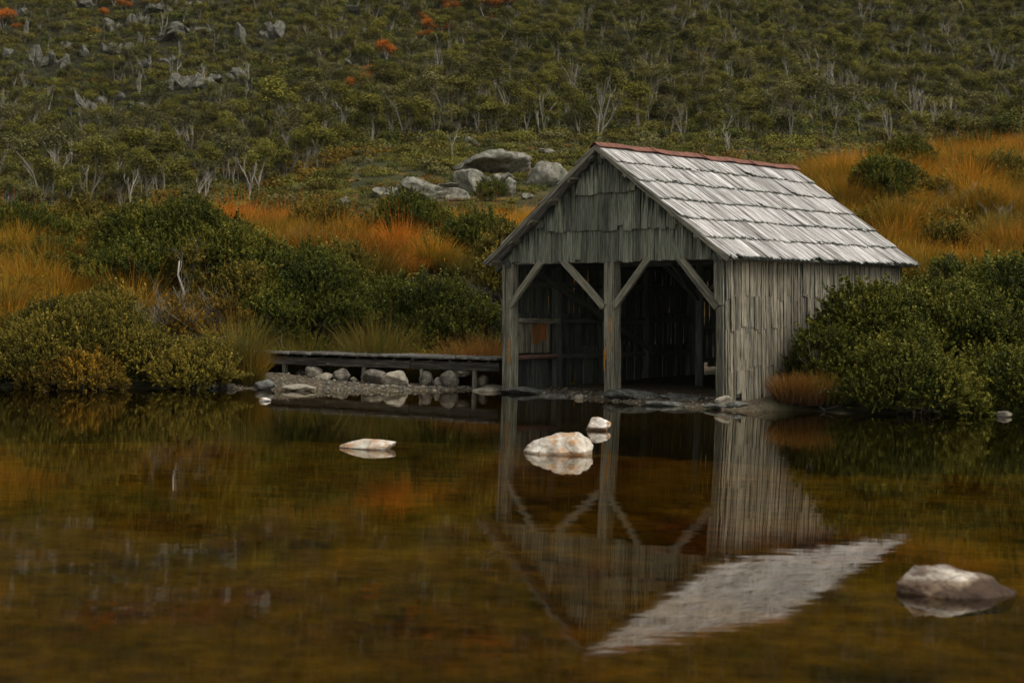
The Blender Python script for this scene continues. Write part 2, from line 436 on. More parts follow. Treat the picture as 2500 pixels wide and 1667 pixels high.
# the camera was held about 1.5 degrees off level: in its frame the lake falls a little to the right,
# so the left bank lies nearer and the right bank farther than a level reading of the photograph gives
SLOPE, X0 = 0.026, 1.0
def near_k(x, y):
    x = np.asarray(x, float); y = np.maximum(np.asarray(y, float), 0.5)
    a = np.clip(x / y, -0.42, 0.42)
    ye = np.minimum(y, np.interp(1250 + a * FPX, SH_U, SH_Y))
    k = (CH - SLOPE * X0) / (CH - SLOPE * a * ye)
    px = (x - SHED_L[0]) * SHED_X[0] + (y - SHED_L[1]) * SHED_X[1]
    py = (x - SHED_L[0]) * SHED_Y[0] + (y - SHED_L[1]) * SHED_Y[1]
    dd = np.hypot(np.maximum(np.maximum(-px, px - SHED_W), 0), np.maximum(np.maximum(-py, py - SHED_D), 0))
    wgt = np.clip((dd - 0.6) / 1.8, 0, 1); wgt = wgt * wgt * (3 - 2 * wgt)
    return 1 + (k - 1) * wgt * np.clip((85 - y) / 35, 0, 1)

def T(x, y): return float(terrain(np.array([x]), np.array([y]))[0])

def hit(u, v, ymin=26.0):
    """where the sight line through photo pixel (u, v) meets the ground"""
    y = np.concatenate([np.arange(ymin, 80, 0.1), np.arange(80, 620, 0.5)])
    x = (u - 1250) / FPX * y
    z = CH - (v - HZ) / FPX * y
    k = np.argmax(terrain(x, y) >= z)
    return float(x[k]), float(y[k])

def at(u, y): return ((u - 1250) / FPX * y, y)

av = np.concatenate([np.linspace(-1.0, -0.36, 40), np.linspace(-0.355, 0.355, 300), np.linspace(0.36, 1.0, 40)])
A, Y = np.meshgrid(av, YS)
X = A * Y
Z = terrain(X, Y)
nr, nc = X.shape
idx = np.arange(nr * nc).reshape(nr, nc)
Fq = np.stack([idx[:-1, :-1], idx[:-1, 1:], idx[1:, 1:], idx[1:, :-1]], -1).reshape(-1, 4)
U = 1250 + A * FPX
DS = Y - np.interp(U, SH_U, SH_Y)
beach = np.clip(1.6 - np.abs(DS - 0.5) / 2.2, 0, 1) * np.clip((U - 520) / 60, 0, 1) * np.clip((1900 - U) / 80, 0, 1)
JX = (X - JT0[0]) * JTD[0] + (Y - JT0[1]) * JTD[1]; JY = (X - JT0[0]) * JTD[1] - (Y - JT0[1]) * JTD[0]
beach = np.maximum(beach, np.clip((JY + 1.2) / .4, 0, 1) * np.clip((JTL - JX) / .6, 0, 1) * (JX > -.5) * (Y < 40))
heathw = np.clip((Y - 44) / 8, 0, 1) * np.clip((150 - Y) / 25, 0, 1)
g_me = make_mesh('ground', np.stack([X, Y, Z], -1).reshape(-1, 3), [Fq], M['ground'], {'beach': beach.ravel(), 'heath': heathw.ravel()}, True)
tag(mesh_obj('ground', g_me), kind='structure')

def sheet(name, z, mat, x0, x1, y0, y1):
    V = [(x_, y_, z - SLOPE * (x_ - X0)) for x_, y_ in ((x0, y0), (x1, y0), (x1, y1), (x0, y1))]
    return tag(mesh_obj(name, make_mesh(name, V, [[(0, 1, 2, 3)]], mat)), kind='structure')
sheet('lake_bed', -0.6, M['bed'], -46, 46, -60, 60)
sheet('water', 0.0, M['water'], -46, 46, -60, 60)

# ------------------------------------------------------------------ geometry builders
class Boards:
    """collects weathered boards / beams / tubes into one mesh"""
    def __init__(self, seed=0):
        self.V, self.F, self.G, self.Rn, self.E = [], [], [], [], []
        self.n = 0
        self.r = random.Random(seed)
    def sweep(self, rings, grain, rnd, end):
        m = len(rings[0])
        b = self.n
        for k in range(len(rings)):
            self.V += [tuple(p) for p in rings[k]]
            self.G += grain[k]
            self.E += [end[k]] * m
        self.Rn += [rnd] * (m * len(rings))
        for k in range(len(rings) - 1):
            for j in range(m):
                j2 = (j + 1) % m
                self.F.append((b + k * m + j, b + k * m + j2, b + (k + 1) * m + j2, b + (k + 1) * m + j))
        if m == 4:
            self.F.append((b + 3, b + 2, b + 1, b))
            e = b + (len(rings) - 1) * m
            self.F.append((e, e + 1, e + 2, e + 3))
        self.n += m * len(rings)
    def board(self, p0, p1, width, thick, nrm, segs=1, warp=0.0, wj=0.0, ragged=0.0, rnd=None, thin_end=1.0):
        r = self.r
        p0, p1, nrm = Vector(p0), Vector(p1), Vector(nrm).normalized()
        d = (p1 - p0); L = d.length; d.normalize()
        nrm = (nrm - d * nrm.dot(d)).normalized()
        s = d.cross(nrm)
        off = (r.uniform(0, 50), r.uniform(0, 50), r.uniform(0, 50))
        rings, gr, en = [], [], []
        for k in range(segs + 1):
            f = k / segs
            c = p0 + d * (L * f) + nrm * r.uniform(-warp, warp) + s * r.uniform(-warp, warp) * 0.5
            wl = width / 2 * (1 + r.uniform(-wj, wj)); wr = width / 2 * (1 + r.uniform(-wj, wj))
            th = thick * (1 + (thin_end - 1) * f) / 2
            el = er = 0
            if k == segs:
                el, er = r.uniform(-ragged, ragged), r.uniform(-ragged, ragged)
            ring = [c - s * wl - nrm * th + d * el, c + s * wr - nrm * th + d * er, c + s * wr + nrm * th + d * er, c - s * wl + nrm * th + d * el]
            rings.append(ring)
            gr.append([(off[0] - wl, off[1], off[2] + f * L), (off[0] + wr, off[1], off[2] + f * L), (off[0] + wr, off[1] + th * 2, off[2] + f * L), (off[0] - wl, off[1] + th * 2, off[2] + f * L)])
            en.append(f)
        self.sweep(rings, gr, r.random() if rnd is None else rnd, en)
    def tube(self, pts, radii, sides=6, rnd=None):
        r = self.r
        off = (r.uniform(0, 50), r.uniform(0, 50), r.uniform(0, 50))
        rings, gr, en = [], [], []
        pts = [Vector(p) for p in pts]
        L = 0
        n = len(pts)
        for k in range(n):
            dd = (pts[min(k + 1, n - 1)] - pts[max(k - 1, 0)])
            if dd.length < 1e-6: dd = Vector((0, 0, 1))
            dd.normalize()
            a = dd.cross(Vector((0.31, 0.87, 0.38))).normalized(); b = dd.cross(a)
            if k: L += (pts[k] - pts[k - 1]).length
            ring, g = [], []
            for j in range(sides):
                an = 2 * math.pi * j / sides
                o = (a * math.cos(an) + b * math.sin(an)) * radii[k]
                ring.append(pts[k] + o)
                g.append((off[0] + math.cos(an) * radii[k], off[1] + math.sin(an) * radii[k], off[2] + L))
            rings.append(ring); gr.append(g); en.append(k / max(n - 1, 1))
        b0 = self.n
        self.sweep(rings, gr, r.random() if rnd is None else rnd, en)
        if sides != 4:
            for i, p in ((0, pts[0]), (n - 1, pts[-1])):
                self.V.append(tuple(p)); self.G.append(gr[i][0]); self.E.append(en[i]); self.Rn.append(self.Rn[-1])
                c = self.n; self.n += 1
                o = b0 + i * sides
                for j in range(sides):
                    j2 = (j + 1) % sides
                    self.F.append((o + j2, o + j, c) if i == 0 else (o + j, o + j2, c))
    def mesh(self, name, mat, smooth=False):
        Q = [f for f in self.F if len(f) == 4]; Tt = [f for f in self.F if len(f) == 3]
        return make_mesh(name, self.V, [Q, Tt], mat, {'grain': np.array(self.G), 'rnd': np.array(self.Rn), 'end': np.array(self.E)}, smooth)
    def build(self, name, mat, parent=None, smooth=False, **kw):
        return mesh_obj(name, self.mesh(name, mat, smooth), parent, **kw)

def limb(r, p, d, length, n, wander, up=0.0):
    """a crooked branch line"""
    pts = [Vector(p)]
    d = Vector(d).normalized()
    for k in range(n):
        d = (d + Vector((r.uniform(-1, 1), r.uniform(-1, 1), r.uniform(-1, 1))) * wander + Vector((0, 0, up))).normalized()
        pts.append(pts[-1] + d * (length / n))
    return pts, d

def branching(B, r, p, d, length, rad, depth, spread=0.7, wander=0.22, up=0.08, kids=(2, 3), shrink=0.68, sides=5, tips=None, minr=0.004):
    n = max(2, int(4 if depth > 0 else 3))
    pts, dd = limb(r, p, d, length, n, wander, up)
    rr = [max(minr, rad * (1 - 0.4 * k / n)) for k in range(n + 1)]
    if depth == 0: rr[-1] = minr
    B.tube(pts, rr, sides)
    if depth == 0:
        if tips is not None: tips.append((pts[-1], dd))
        return
    for k in range(r.randint(*kids)):
        q = pts[r.randint(max(1, n - 2), n)] if k else pts[-1]
        ax = Vector((r.uniform(-1, 1), r.uniform(-1, 1), r.uniform(-0.6, 0.8)))
        nd = (dd + ax.normalized() * spread * r.uniform(0.6, 1.2)).normalized()
        branching(B, r, q, nd, length * shrink * r.uniform(0.75, 1.15), rad * 0.6, depth - 1, spread, wander, up, kids, shrink, max(3, sides - 1), tips, minr)

# sprigs: short shoots set with small leaves
def sprig_templates(seed, k=16, length=0.24, leaf=0.055, wid=0.022, n=5):
    r = np.random.default_rng(seed)
    out = []
    for _ in range(n):
        t = np.sort(r.uniform(0.05, 1.0, k))
        an = np.arange(k) * 2.4 + r.uniform(0, 6, k) * 0.2
        el = r.uniform(0.35, 1.05, k)
        d = np.stack([np.cos(an) * np.sin(el), np.sin(an) * np.sin(el), np.cos(el)], -1)
        s = np.cross(d, np.array([0, 0, 1.0])); s /= np.linalg.norm(s, axis=1)[:, None] + 1e-9
        tw = r.uniform(-0.8, 0.8, k)[:, None]
        n2 = np.cross(s, d)
        s = s * np.cos(tw) + n2 * np.sin(tw)
        bend = r.normal(0, 0.18, 2)
        base = np.stack([bend[0] * t * t * length, bend[1] * t * t * length, t * length], -1)
        L = (leaf * r.uniform(0.7, 1.25, k) * (1.1 - 0.4 * t))[:, None]
        W = (wid * r.uniform(0.8, 1.2, k))[:, None]
        q = np.stack([base, base + d * L * 0.5 + s * W, base + d * L, base + d * L * 0.5 - s * W], 1)
        out.append((q, t))
    return out
SPRIG = sprig_templates(3, 20, 0.22, 0.042, 0.0165, 7)
SPRIG_BIG = sprig_templates(5, 14, 0.5, 0.13, 0.055)
SPRIG_SMALL = sprig_templates(8, 22, 0.16, 0.032, 0.013, 7)

def sprig_mesh(name, P, D, S_, tint, mat, templ, seed):
    """P points, D axes, S_ sizes, tint per sprig"""
    r = np.random.default_rng(seed)
    N = len(P)
    D = D / (np.linalg.norm(D, axis=1)[:, None] + 1e-9)
    ref = r.normal(size=(N, 3))
    a = np.cross(D, ref); a /= np.linalg.norm(a, axis=1)[:, None] + 1e-9
    b = np.cross(D, a)
    which = r.integers(0, len(templ), N)
    Vs, Ts = [], []
    for k, (q, t) in enumerate(templ):
        m = which == k
        if not m.any(): continue
        Bm = np.stack([a[m], b[m], D[m]], 1) * S_[m][:, None, None]
        v = np.einsum('kqi,nij->nkqj', q, Bm) + P[m][:, None, None, :]
        Vs.append(v.reshape(-1, 3))
        tt = np.clip(tint[m][:, None] + (t[None, :] - 0.6) * 0.35 + r.normal(0, 0.07, (m.sum(), len(t))), 0, 1)
        Ts.append(np.repeat(tt.reshape(-1), 4))
    V = np.concatenate(Vs); tn = np.concatenate(Ts)
    F = np.arange(len(V)).reshape(-1, 4)
    return make_mesh(name, V, [F], mat, {'tint': tn})

def lobed_points(r, lobes, density, inner=0.35, under=-0.55):
    P, Nn, Lid = [], [], []
    C = np.array([l[:3] for l in lobes]); RR = np.array([l[3:6] for l in lobes])
    for i, (c, rr) in enumerate(zip(C, RR)):
        area = 4 * math.pi * ((rr[0] * rr[1]) ** 1.6 / 3 + (rr[0] * rr[2]) ** 1.6 / 3 + (rr[1] * rr[2]) ** 1.6 / 3) ** (1 / 1.6)
        n = int(area * density)
        d = r.normal(size=(n, 3)); d /= np.linalg.norm(d, axis=1)[:, None]
        # rough surface: leaf clumps stand out from the lobe
        k = 1 + 0.11 * np.sin(d[:, 0] * 7 + i) * np.sin(d[:, 1] * 8 + 2 * i) + 0.09 * np.sin(d[:, 2] * 11 + d[:, 0] * 5 + i * 3) + r.normal(0, 0.045, n)
        sh = np.where(r.random(n) < inner, r.uniform(0.55, 0.92, n), 1.0)
        p = c + d * rr * (k * sh)[:, None]
        nn = d / rr; nn /= np.linalg.norm(nn, axis=1)[:, None]
        keep = (nn[:, 2] > under)
        for j in range(len(C)):
            if j != i:
                q = (p - C[j]) / RR[j]
                keep &= (q * q).sum(1) > 0.42
        P.append(p[keep]); Nn.append(nn[keep]); Lid.append(np.full(keep.sum(), i))
    return np.concatenate(P), np.concatenate(Nn), np.concatenate(Lid)

def dome_lobes(rng, W, D, H, n, base=0.12, flat=0.8):
    lobes = []
    for k in range(int(n * 2.4)):
        for _ in range(60):
            x, y = rng.uniform(-1, 1), rng.uniform(-1, 1)
            if x * x + y * y < 0.8: break
        rad = math.sqrt(x * x + y * y)
        s = rng.uniform(0.15, 0.27) * min(W, D, H * 1.5)
        zt = H * (1 - 0.55 * rad ** 2.2) * rng.uniform(0.78, 1.08)
        z = max(zt - s * flat, s * 0.5 + base)
        if rng.random() < 0.3: z = s * 0.6 + base + rng.uniform(0, 0.45) * H * (1 - .5 * rad)
        lobes.append((x * (W / 2 - s * 0.55), y * (D / 2 - s * 0.55), z, s * rng.uniform(0.9, 1.25), s * rng.uniform(0.9, 1.25), s * flat * rng.uniform(0.85, 1.1)))
    return lobes

def bush_meshes(seed, W, D, H, n, mat, density=170, tint=(0.45, 0.22), templ=None, upness=0.75, stems=5, lobes=None, size=(0.7, 1.3), under=-0.3, stem_r=0.035):
    rng = random.Random(seed); r = np.random.default_rng(seed)
    lobes = lobes or dome_lobes(rng, W, D, H, n)
    P, Nn, Lid = lobed_points(r, lobes, density, under=under)
    ok = P[:, 2] > 0.02
    P, Nn, Lid = P[ok], Nn[ok], Lid[ok]
    ax = Nn + np.array([0, 0, upness]) + r.normal(0, 0.25, P.shape)
    lt = r.normal(0, 0.19, len(lobes))
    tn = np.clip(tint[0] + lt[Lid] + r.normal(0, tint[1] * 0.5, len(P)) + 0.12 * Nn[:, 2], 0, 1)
    sz = r.uniform(size[0], size[1], len(P)); lng = r.random(len(P)) < .05; sz[lng] *= 1.75
    P[lng] += Nn[lng] * .05
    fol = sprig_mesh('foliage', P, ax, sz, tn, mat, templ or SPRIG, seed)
    B = Boards(seed)
    for k in range(stems):
        l = lobes[rng.randrange(len(lobes))]
        a = Vector((rng.uniform(-.12, .12) * W, rng.uniform(-.12, .12) * D, -0.12)); e = Vector(l[:3])
        m = a.lerp(e, 0.5) + Vector((rng.uniform(-.15, .15), rng.uniform(-.15, .15), -0.12 * H))
        pts = [a, a.lerp(m, .5) + Vector((rng.uniform(-.06, .06), rng.uniform(-.06, .06), 0)), m, m.lerp(e, .6), e]
        B.tube(pts, [stem_r, stem_r * .85, stem_r * .7, stem_r * .5, stem_r * .3], 6)
        for q in (2, 3, 4):
            for _ in range(2):
                branching(B, rng, pts[q], Vector((rng.uniform(-1, 1), rng.uniform(-1, 1), rng.uniform(-.1, .8))), 0.22 * H, stem_r * .35, 1, 0.8, 0.3, 0.05, (2, 3), 0.7, 4, None, 0.003)
    return fol, B.mesh('stem', M['stem'], True)

def bush(seed, u, y, W, H, n, mat, label, name='heath_shrub', cat='shrub', D=None, group=None, dz=0.0, **kw):
    x, y = at(u, y)
    o = empty(name, (x, y, T(x, y) + dz))
    tag(o, label, cat, group)
    fol, st = bush_meshes(seed, W, D or W * 0.8, H, n, mat, **kw)
    mesh_obj('foliage', fol, o)
    mesh_obj('stem', st, o)
    return o

def tussock_mesh(seed, n, h, spread, width, mat, arch=1.0, seg=5, lean=(0, 0), stalks=0):
    r = np.random.default_rng(seed)
    n2 = n + stalks
    az = r.uniform(0, 2 * math.pi, n2)
    rad = np.sqrt(r.random(n2)) * spread
    p0 = np.stack([np.cos(az) * rad, np.sin(az) * rad, np.zeros(n2) - 0.03], -1)
    az2 = az + r.normal(0, 0.6, n2)
    out = np.clip(rad / spread * 0.75 + r.normal(0.1, 0.22, n2), 0, 1.3) * arch
    L = h * r.uniform(0.65, 1.2, n2)
    wd = width * r.uniform(0.7, 1.3, n2)
    L[n:] = h * r.uniform(1.3, 1.75, stalks); out[n:] *= 0.35; wd[n:] *= 0.8
    hd = np.stack([np.cos(az2) + lean[0], np.sin(az2) + lean[1], np.zeros(n2)], -1)
    t = np.linspace(0, 1, seg + 1)
    # lean grows along the blade
    th = out[:, None] * (0.35 + 1.15 * t[None, :] ** 1.3)
    dr = np.sin(np.clip(th, 0, 2.4)); dzz = np.cos(np.clip(th, 0, 2.4))
    step = L[:, None] / seg
    hr = np.concatenate([np.zeros((n2, 1)), np.cumsum(dr[:, :-1] * step, 1)], 1)
    hz = np.concatenate([np.zeros((n2, 1)), np.cumsum(dzz[:, :-1] * step, 1)], 1)
    c = p0[:, None, :] + hd[:, None, :] * hr[..., None]
    c[..., 2] += hz
    sa = r.uniform(0, math.pi, n2)
    sd = np.stack([np.cos(sa), np.sin(sa), np.zeros(n2)], -1)
    ww = wd[:, None] * (1 - 0.9 * t[None, :] ** 1.5) / 2
    a = c - sd[:, None, :] * ww[..., None]; b = c + sd[:, None, :] * ww[..., None]
    V = np.stack([a, b], 2).reshape(n2, -1, 3)
    m = 2 * (seg + 1)
    base = (np.arange(n2) * m)[:, None]
    k = np.arange(seg) * 2
    F = np.stack([base + k, base + k + 1, base + k + 3, base + k + 2], -1).reshape(-1, 4)
    al = np.repeat(np.tile(np.repeat(t, 2), n2).reshape(n2, m), 1, 0)
    rn = np.repeat(r.random(n2)[:, None], m, 1)
    if stalks: rn[n:] = r.uniform(0.85, 1.0, stalks)[:, None]
    return make_mesh('blades', V.reshape(-1, 3), [F], mat, {'along': al.ravel(), 'rnd': rn.ravel()})

# rocks -----------------------------------------------------------------
def ico(sub):
    import bmesh
    bm = bmesh.new()
    bmesh.ops.create_icosphere(bm, subdivisions=sub, radius=1.0)
    bm.verts.ensure_lookup_table()
    V = np.array([v.co[:] for v in bm.verts]); F = np.array([[v.index for v in f.verts] for f in bm.faces])
    bm.free()
    return V, F
ICO = {k: ico(k) for k in (2, 3, 4, 5)}

def rock_mesh(seed, dims, mat, sub=4, cuts=9, rough=0.06, planes=(), cut=(0.62, 0.92)):
    rng = random.Random(seed)
    V, F = ICO[sub]
    V = V.copy()
    for px_, py_, pz_, dc in planes:
        n = np.array([px_, py_, pz_]); n /= np.linalg.norm(n)
        V -= np.outer(np.clip(V @ n - dc, 0, None), n)
    for _ in range(cuts):
        n = np.array([rng.gauss(0, 1), rng.gauss(0, 1), rng.gauss(0, 1)]); n /= np.linalg.norm(n)
        dc = rng.uniform(*cut)
        s = V @ n - dc
        V -= np.outer(np.clip(s, 0, None), n)
    o = Vector((rng.uniform(0, 90), rng.uniform(0, 90), rng.uniform(0, 90)))
    k = np.array([mnoise.fractal(Vector(v) * 1.8 + o, 1.0, 2.1, 5) for v in V])
    k2 = np.array([mnoise.fractal(Vector(v) * 6.0 + o, 0.9, 2.1, 3) for v in V])
    V *= (1 + k * rough * 1.6 + k2 * rough * 0.5)[:, None]
    ext = (V.max(0) - V.min(0)) / 2
    mid = (V.max(0) + V.min(0)) / 2
    V = (V - mid) / ext * (np.array(dims) / 2)
    return make_mesh('rock', V, [F], mat, None, True)

def crag_mesh(seed, dims, mat, n=5):
    rng = random.Random(seed); Vs, Fs = [], []; b = 0
    for k in range(n):
        f = (k + .5) / n - .5
        hh = rng.uniform(.55, 1.0) * (1 - .7 * abs(f) * rng.uniform(.3, 1.2))
        me = rock_mesh(seed * 10 + k, (rng.uniform(1.1, 1.9) / n, rng.uniform(.6, 1.0), hh), None, 3, 12, .13, cut=(.38, .85))
        v = np.zeros(len(me.vertices) * 3, np.float32); me.vertices.foreach_get('co', v); v = v.reshape(-1, 3)
        a = rng.uniform(-.5, .5); v = v @ np.array([[math.cos(a), 0, math.sin(a)], [0, 1, 0], [-math.sin(a), 0, math.cos(a)]])
        v = v + np.array([f * .85 + rng.uniform(-.06, .06), rng.uniform(-.25, .25), hh * .5 - .5 + rng.uniform(-.05, .05)])
        Vs.append(v); Fs.append(ICO[3][1] + b); b += len(v)
        bpy.data.meshes.remove(me)
    return make_mesh('crag', np.concatenate(Vs) * np.array(dims), [np.concatenate(Fs)], mat, None, False)

def rock(name, seed, u, y, dims, mat, label, z=None, sink=0.25, rz=0.0, cat='rock', group=None, sub=4, tilt=(0, 0), **kw):
    x, y = at(u, y)
    me = rock_mesh(seed, dims, mat, sub, **kw)
    zz = (T(x, y) if z is None else z) + dims[2] * (0.5 - sink)
    o = mesh_obj(name, me, None, (x, y, zz), (tilt[0], tilt[1], rz))
    return tag(o, label, cat, group)

def hull_rock(name, seed, pts, u, y, mat, label, cat='rock'):
    import bmesh
    bm = bmesh.new()
    for p in pts: bm.verts.new(p)
    bmesh.ops.convex_hull(bm, input=bm.verts)
    bmesh.ops.delete(bm, geom=[v for v in bm.verts if not v.link_faces], context='VERTS')
    bmesh.ops.triangulate(bm, faces=bm.faces)
    for _ in range(4):
        bmesh.ops.subdivide_edges(bm, edges=bm.edges, cuts=1, use_grid_fill=True)
        bmesh.ops.triangulate(bm, faces=bm.faces)
        bmesh.ops.smooth_vert(bm, verts=bm.verts, factor=0.18, use_axis_x=True, use_axis_y=True, use_axis_z=True)
    o = Vector((seed * 3.7, seed * 1.3, 0))
    bm.normal_update()
    for v in bm.verts:
        k = mnoise.fractal(v.co * 7 + o, 1.0, 2.1, 5) * .022 + mnoise.fractal(v.co * 26 + o, .9, 2.1, 3) * .006
        v.co = v.co + v.normal * k
    me = bpy.data.meshes.new(name); bm.to_mesh(me); bm.free()
    me.polygons.foreach_set('use_smooth', [True] * len(me.polygons))
    me.materials.append(mat)
    x, yy = at(u, y)
    return tag(mesh_obj(name, me, None, (x, yy, 0)), label, cat)

# geometry-node scatter for uncountable growth ---------------------------
def templates(name, objs):
    c = bpy.data.collections.new(name)
    for o in objs:
        c.objects.link(o)
    return c

def scatter(name, P, rz, sc, ix, coll, kind='stuff'):
    me = bpy.data.meshes.new(name)
    me.vertices.add(len(P)); me.vertices.foreach_set('co', np.asarray(P, np.float32).ravel())
    a = me.attributes.new('rot', 'FLOAT_VECTOR', 'POINT')
    rv = np.zeros((len(P), 3), np.float32)
    rz = np.asarray(rz)
    if rz.ndim == 1: rv[:, 2] = rz
    else: rv[:] = rz
    a.data.foreach_set('vector', rv.ravel())
    a = me.attributes.new('scl', 'FLOAT', 'POINT'); a.data.foreach_set('value', np.asarray(sc, np.float32))
    a = me.attributes.new('pick', 'INT', 'POINT'); a.data.foreach_set('value', np.asarray(ix, np.int32))
    ng = bpy.data.node_groups.new(name, 'GeometryNodeTree')
    ng.interface.new_socket('Geometry', in_out='INPUT', socket_type='NodeSocketGeometry')
    ng.interface.new_socket('Geometry', in_out='OUTPUT', socket_type='NodeSocketGeometry')
    gi = ng.nodes.new('NodeGroupInput'); go = ng.nodes.new('NodeGroupOutput')
    ci = ng.nodes.new('GeometryNodeCollectionInfo')
    ci.inputs[0].default_value = coll
    ci.inputs[1].default_value = True
    ci.inputs[2].default_value = True
    ip = ng.nodes.new('GeometryNodeInstanceOnPoints')
    ip.inputs['Pick Instance'].default_value = True
    def named(nm, tp):
        q = ng.nodes.new('GeometryNodeInputNamedAttribute'); q.data_type = tp
        q.inputs[0].default_value = nm
        return [o for o in q.outputs if o.enabled and o.name == 'Attribute'][0]
    ng.links.new(gi.outputs[0], ip.inputs['Points'])
    ng.links.new(ci.outputs[0], ip.inputs['Instance'])
    ng.links.new(named('pick', 'INT'), ip.inputs['Instance Index'])
    ng.links.new(named('rot', 'FLOAT_VECTOR'), ip.inputs['Rotation'])
    ng.links.new(named('scl', 'FLOAT'), ip.inputs['Scale'])
    ng.links.new(ip.outputs[0], go.inputs[0])
    o = mesh_obj(name, me)
    md = o.modifiers.new('scatter', 'NODES')
    md.node_group = ng
    o['kind'] = kind
    return o

# ------------------------------------------------------------------ the boat shed
shed = empty('boat_shed', (SHED_L[0], SHED_L[1], 0.0), math.atan2(SHED_X[1], SHED_X[0]))
tag(shed, 'open-fronted weathered grey timber boat shed with silvery shingle roof at the lake edge', 'boat shed')
W_, D_ = SHED_W, SHED_D
RX, RZ = 2.53, 4.80                       # ridge
EL, ER, EZ = -0.34, 5.54, 2.60            # left / right eave tips
OV = 0.28                                 # verge overhang at the front
BACK = 6.75
def roofz(x):
    return RZ - (RX - x) * (RZ - EZ) / (RX - EL) if x < RX else RZ - (x - RX) * (RZ - EZ) / (ER - RX)

# posts and frame
def post(x, y, z0, z1, sx, sy, name='post', mat='post', seed=0, boards=1):
    B = Boards(seed)
    if boards == 1:
        B.board((x, y, z0), (x, y, z1), sx, sy, (0, -1, 0), 6, 0.008, 0.05, 0.0, 0.6)
    else:
        wds = [sx / boards] * boards
        for k in range(boards):
            xx = x - sx / 2 + sx / boards * (k + .5)
            B.board((xx, y + 0.012 * (k % 2), z0 + 0.02 * (k % 2)), (xx, y + 0.012 * (k % 2), z1), sx / boards - 0.008, sy, (0, -1, 0), 6, 0.006, 0.05, 0.0, 0.45 + 0.2 * (k % 3))
    return B.build(name, M[mat], shed)
pl = post(0.06, 0.06, 0.08, 2.6, 0.26, 0.2, seed=1, boards=3)
pm = post(2.66, 0.06, 0.10, 2.62, 0.23, 0.22, seed=2)
pr = post(5.16, 0.05, 0.06, 2.62, 0.15, 0.14, seed=3)
B = Boards(4); B.board((5.17, -0.05, 1.78), (5.17, -0.05, 2.66), 0.19, 0.045, (0, -1, 0), 3, .003, .03)
B.board((5.2, -0.05, 0.1), (5.2, -0.05, 1.74), 0.14, 0.035, (0, -1, 0), 4, .006, .08, .03)
B.build('post_facing', M['post'], shed)
for y, s in ((3.0, 5), (6.2, 6)):
    B = Boards(s)
    B.tube([(2.62, y, 0.0), (2.61, y, .8), (2.62, y, 1.7), (2.62, y, 2.6)], [.1, .095, .09, .085], 10)
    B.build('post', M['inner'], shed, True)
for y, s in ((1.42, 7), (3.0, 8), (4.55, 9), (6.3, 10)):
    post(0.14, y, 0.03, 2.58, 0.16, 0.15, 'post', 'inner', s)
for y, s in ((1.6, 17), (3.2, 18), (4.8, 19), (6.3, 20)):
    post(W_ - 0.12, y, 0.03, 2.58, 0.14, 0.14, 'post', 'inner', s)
# lichen on two posts
def patch(pts, y, parent):
    V = [(p[0], y, p[1]) for p in pts] + [(p[0], y + 0.006, p[1]) for p in pts]
    n = len(pts)
    me = bpy.data.meshes.new('lichen')
    me.from_pydata(V, [], [list(range(n))] + [[i, i + n, (i + 1) % n + n, (i + 1) % n] for i in range(n)])
    me.materials.append(M['lichen'])
    mesh_obj('lichen', me, parent)
def streak(x, z0, z1, wd, seed):
    rr = random.Random(seed)
    n = 9
    a = [(x - wd * rr.uniform(.2, .6), z0 + (z1 - z0) * k / n) for k in range(n + 1)]
    b = [(x + wd * rr.uniform(.2, .6), z0 + (z1 - z0) * k / n) for k in range(n, -1, -1)]
    return a + b
patch(streak(0.135, 0.62, 1.12, 0.05, 1), -0.062, pl)
patch(streak(2.70, 1.25, 1.55, 0.04, 2), -0.066, pm)
patch(streak(2.73, 0.9, 1.2, 0.03, 3), -0.066, pm)
patch(streak(2.60, 0.75, 1.0, 0.028, 4), -0.066, pm)
patch(streak(2.565, 0.55, 0.92, 0.03, 5), -0.066, pm)

# braces under the tie beam
def brace(p0, p1, wdt, mat='post', name='brace', seed=0, nrm=(0, -1, 0), th=0.07):
    B = Boards(seed); B.board(p0, p1, wdt, th, nrm, 3, 0.004, 0.03, 0.01, 0.7)
    return B.build(name, M[mat], shed)
brace((0.13, -0.03, 1.76), (0.96, -0.03, 2.64), 0.125, seed=21)
brace((2.56, -0.06, 1.74), (1.52, -0.03, 2.64), 0.125, seed=22)
brace((2.78, -0.03, 1.76), (3.60, -0.03, 2.66), 0.125, seed=23)
brace((5.14, -0.04, 1.74), (4.28, -0.03, 2.66), 0.14, seed=24)
brace((2.62, 3.05, 1.9), (2.62, 3.95, 2.6), 0.09, 'inner', seed=25, nrm=(1, 0, 0))
brace((2.62, 2.95, 1.9), (2.62, 2.05, 2.6), 0.09, 'inner', seed=26, nrm=(1, 0, 0))
brace((2.7, 3.0, 1.95), (3.5, 3.0, 2.6), 0.09, 'inner', seed=27)
brace((2.54, 3.0, 1.95), (1.75, 3.0, 2.6), 0.09, 'inner', seed=28)
brace((0.22, 0.75, 2.42), (0.22, 4.7, 0.74), 0.11, 'inner', 'wall_brace', 29, (1, 0, 0), 0.05)
brace((W_ - .22, 0.75, 2.42), (W_ - .22, 4.7, 0.74), 0.11, 'inner', 'wall_brace', 30, (-1, 0, 0), 0.05)
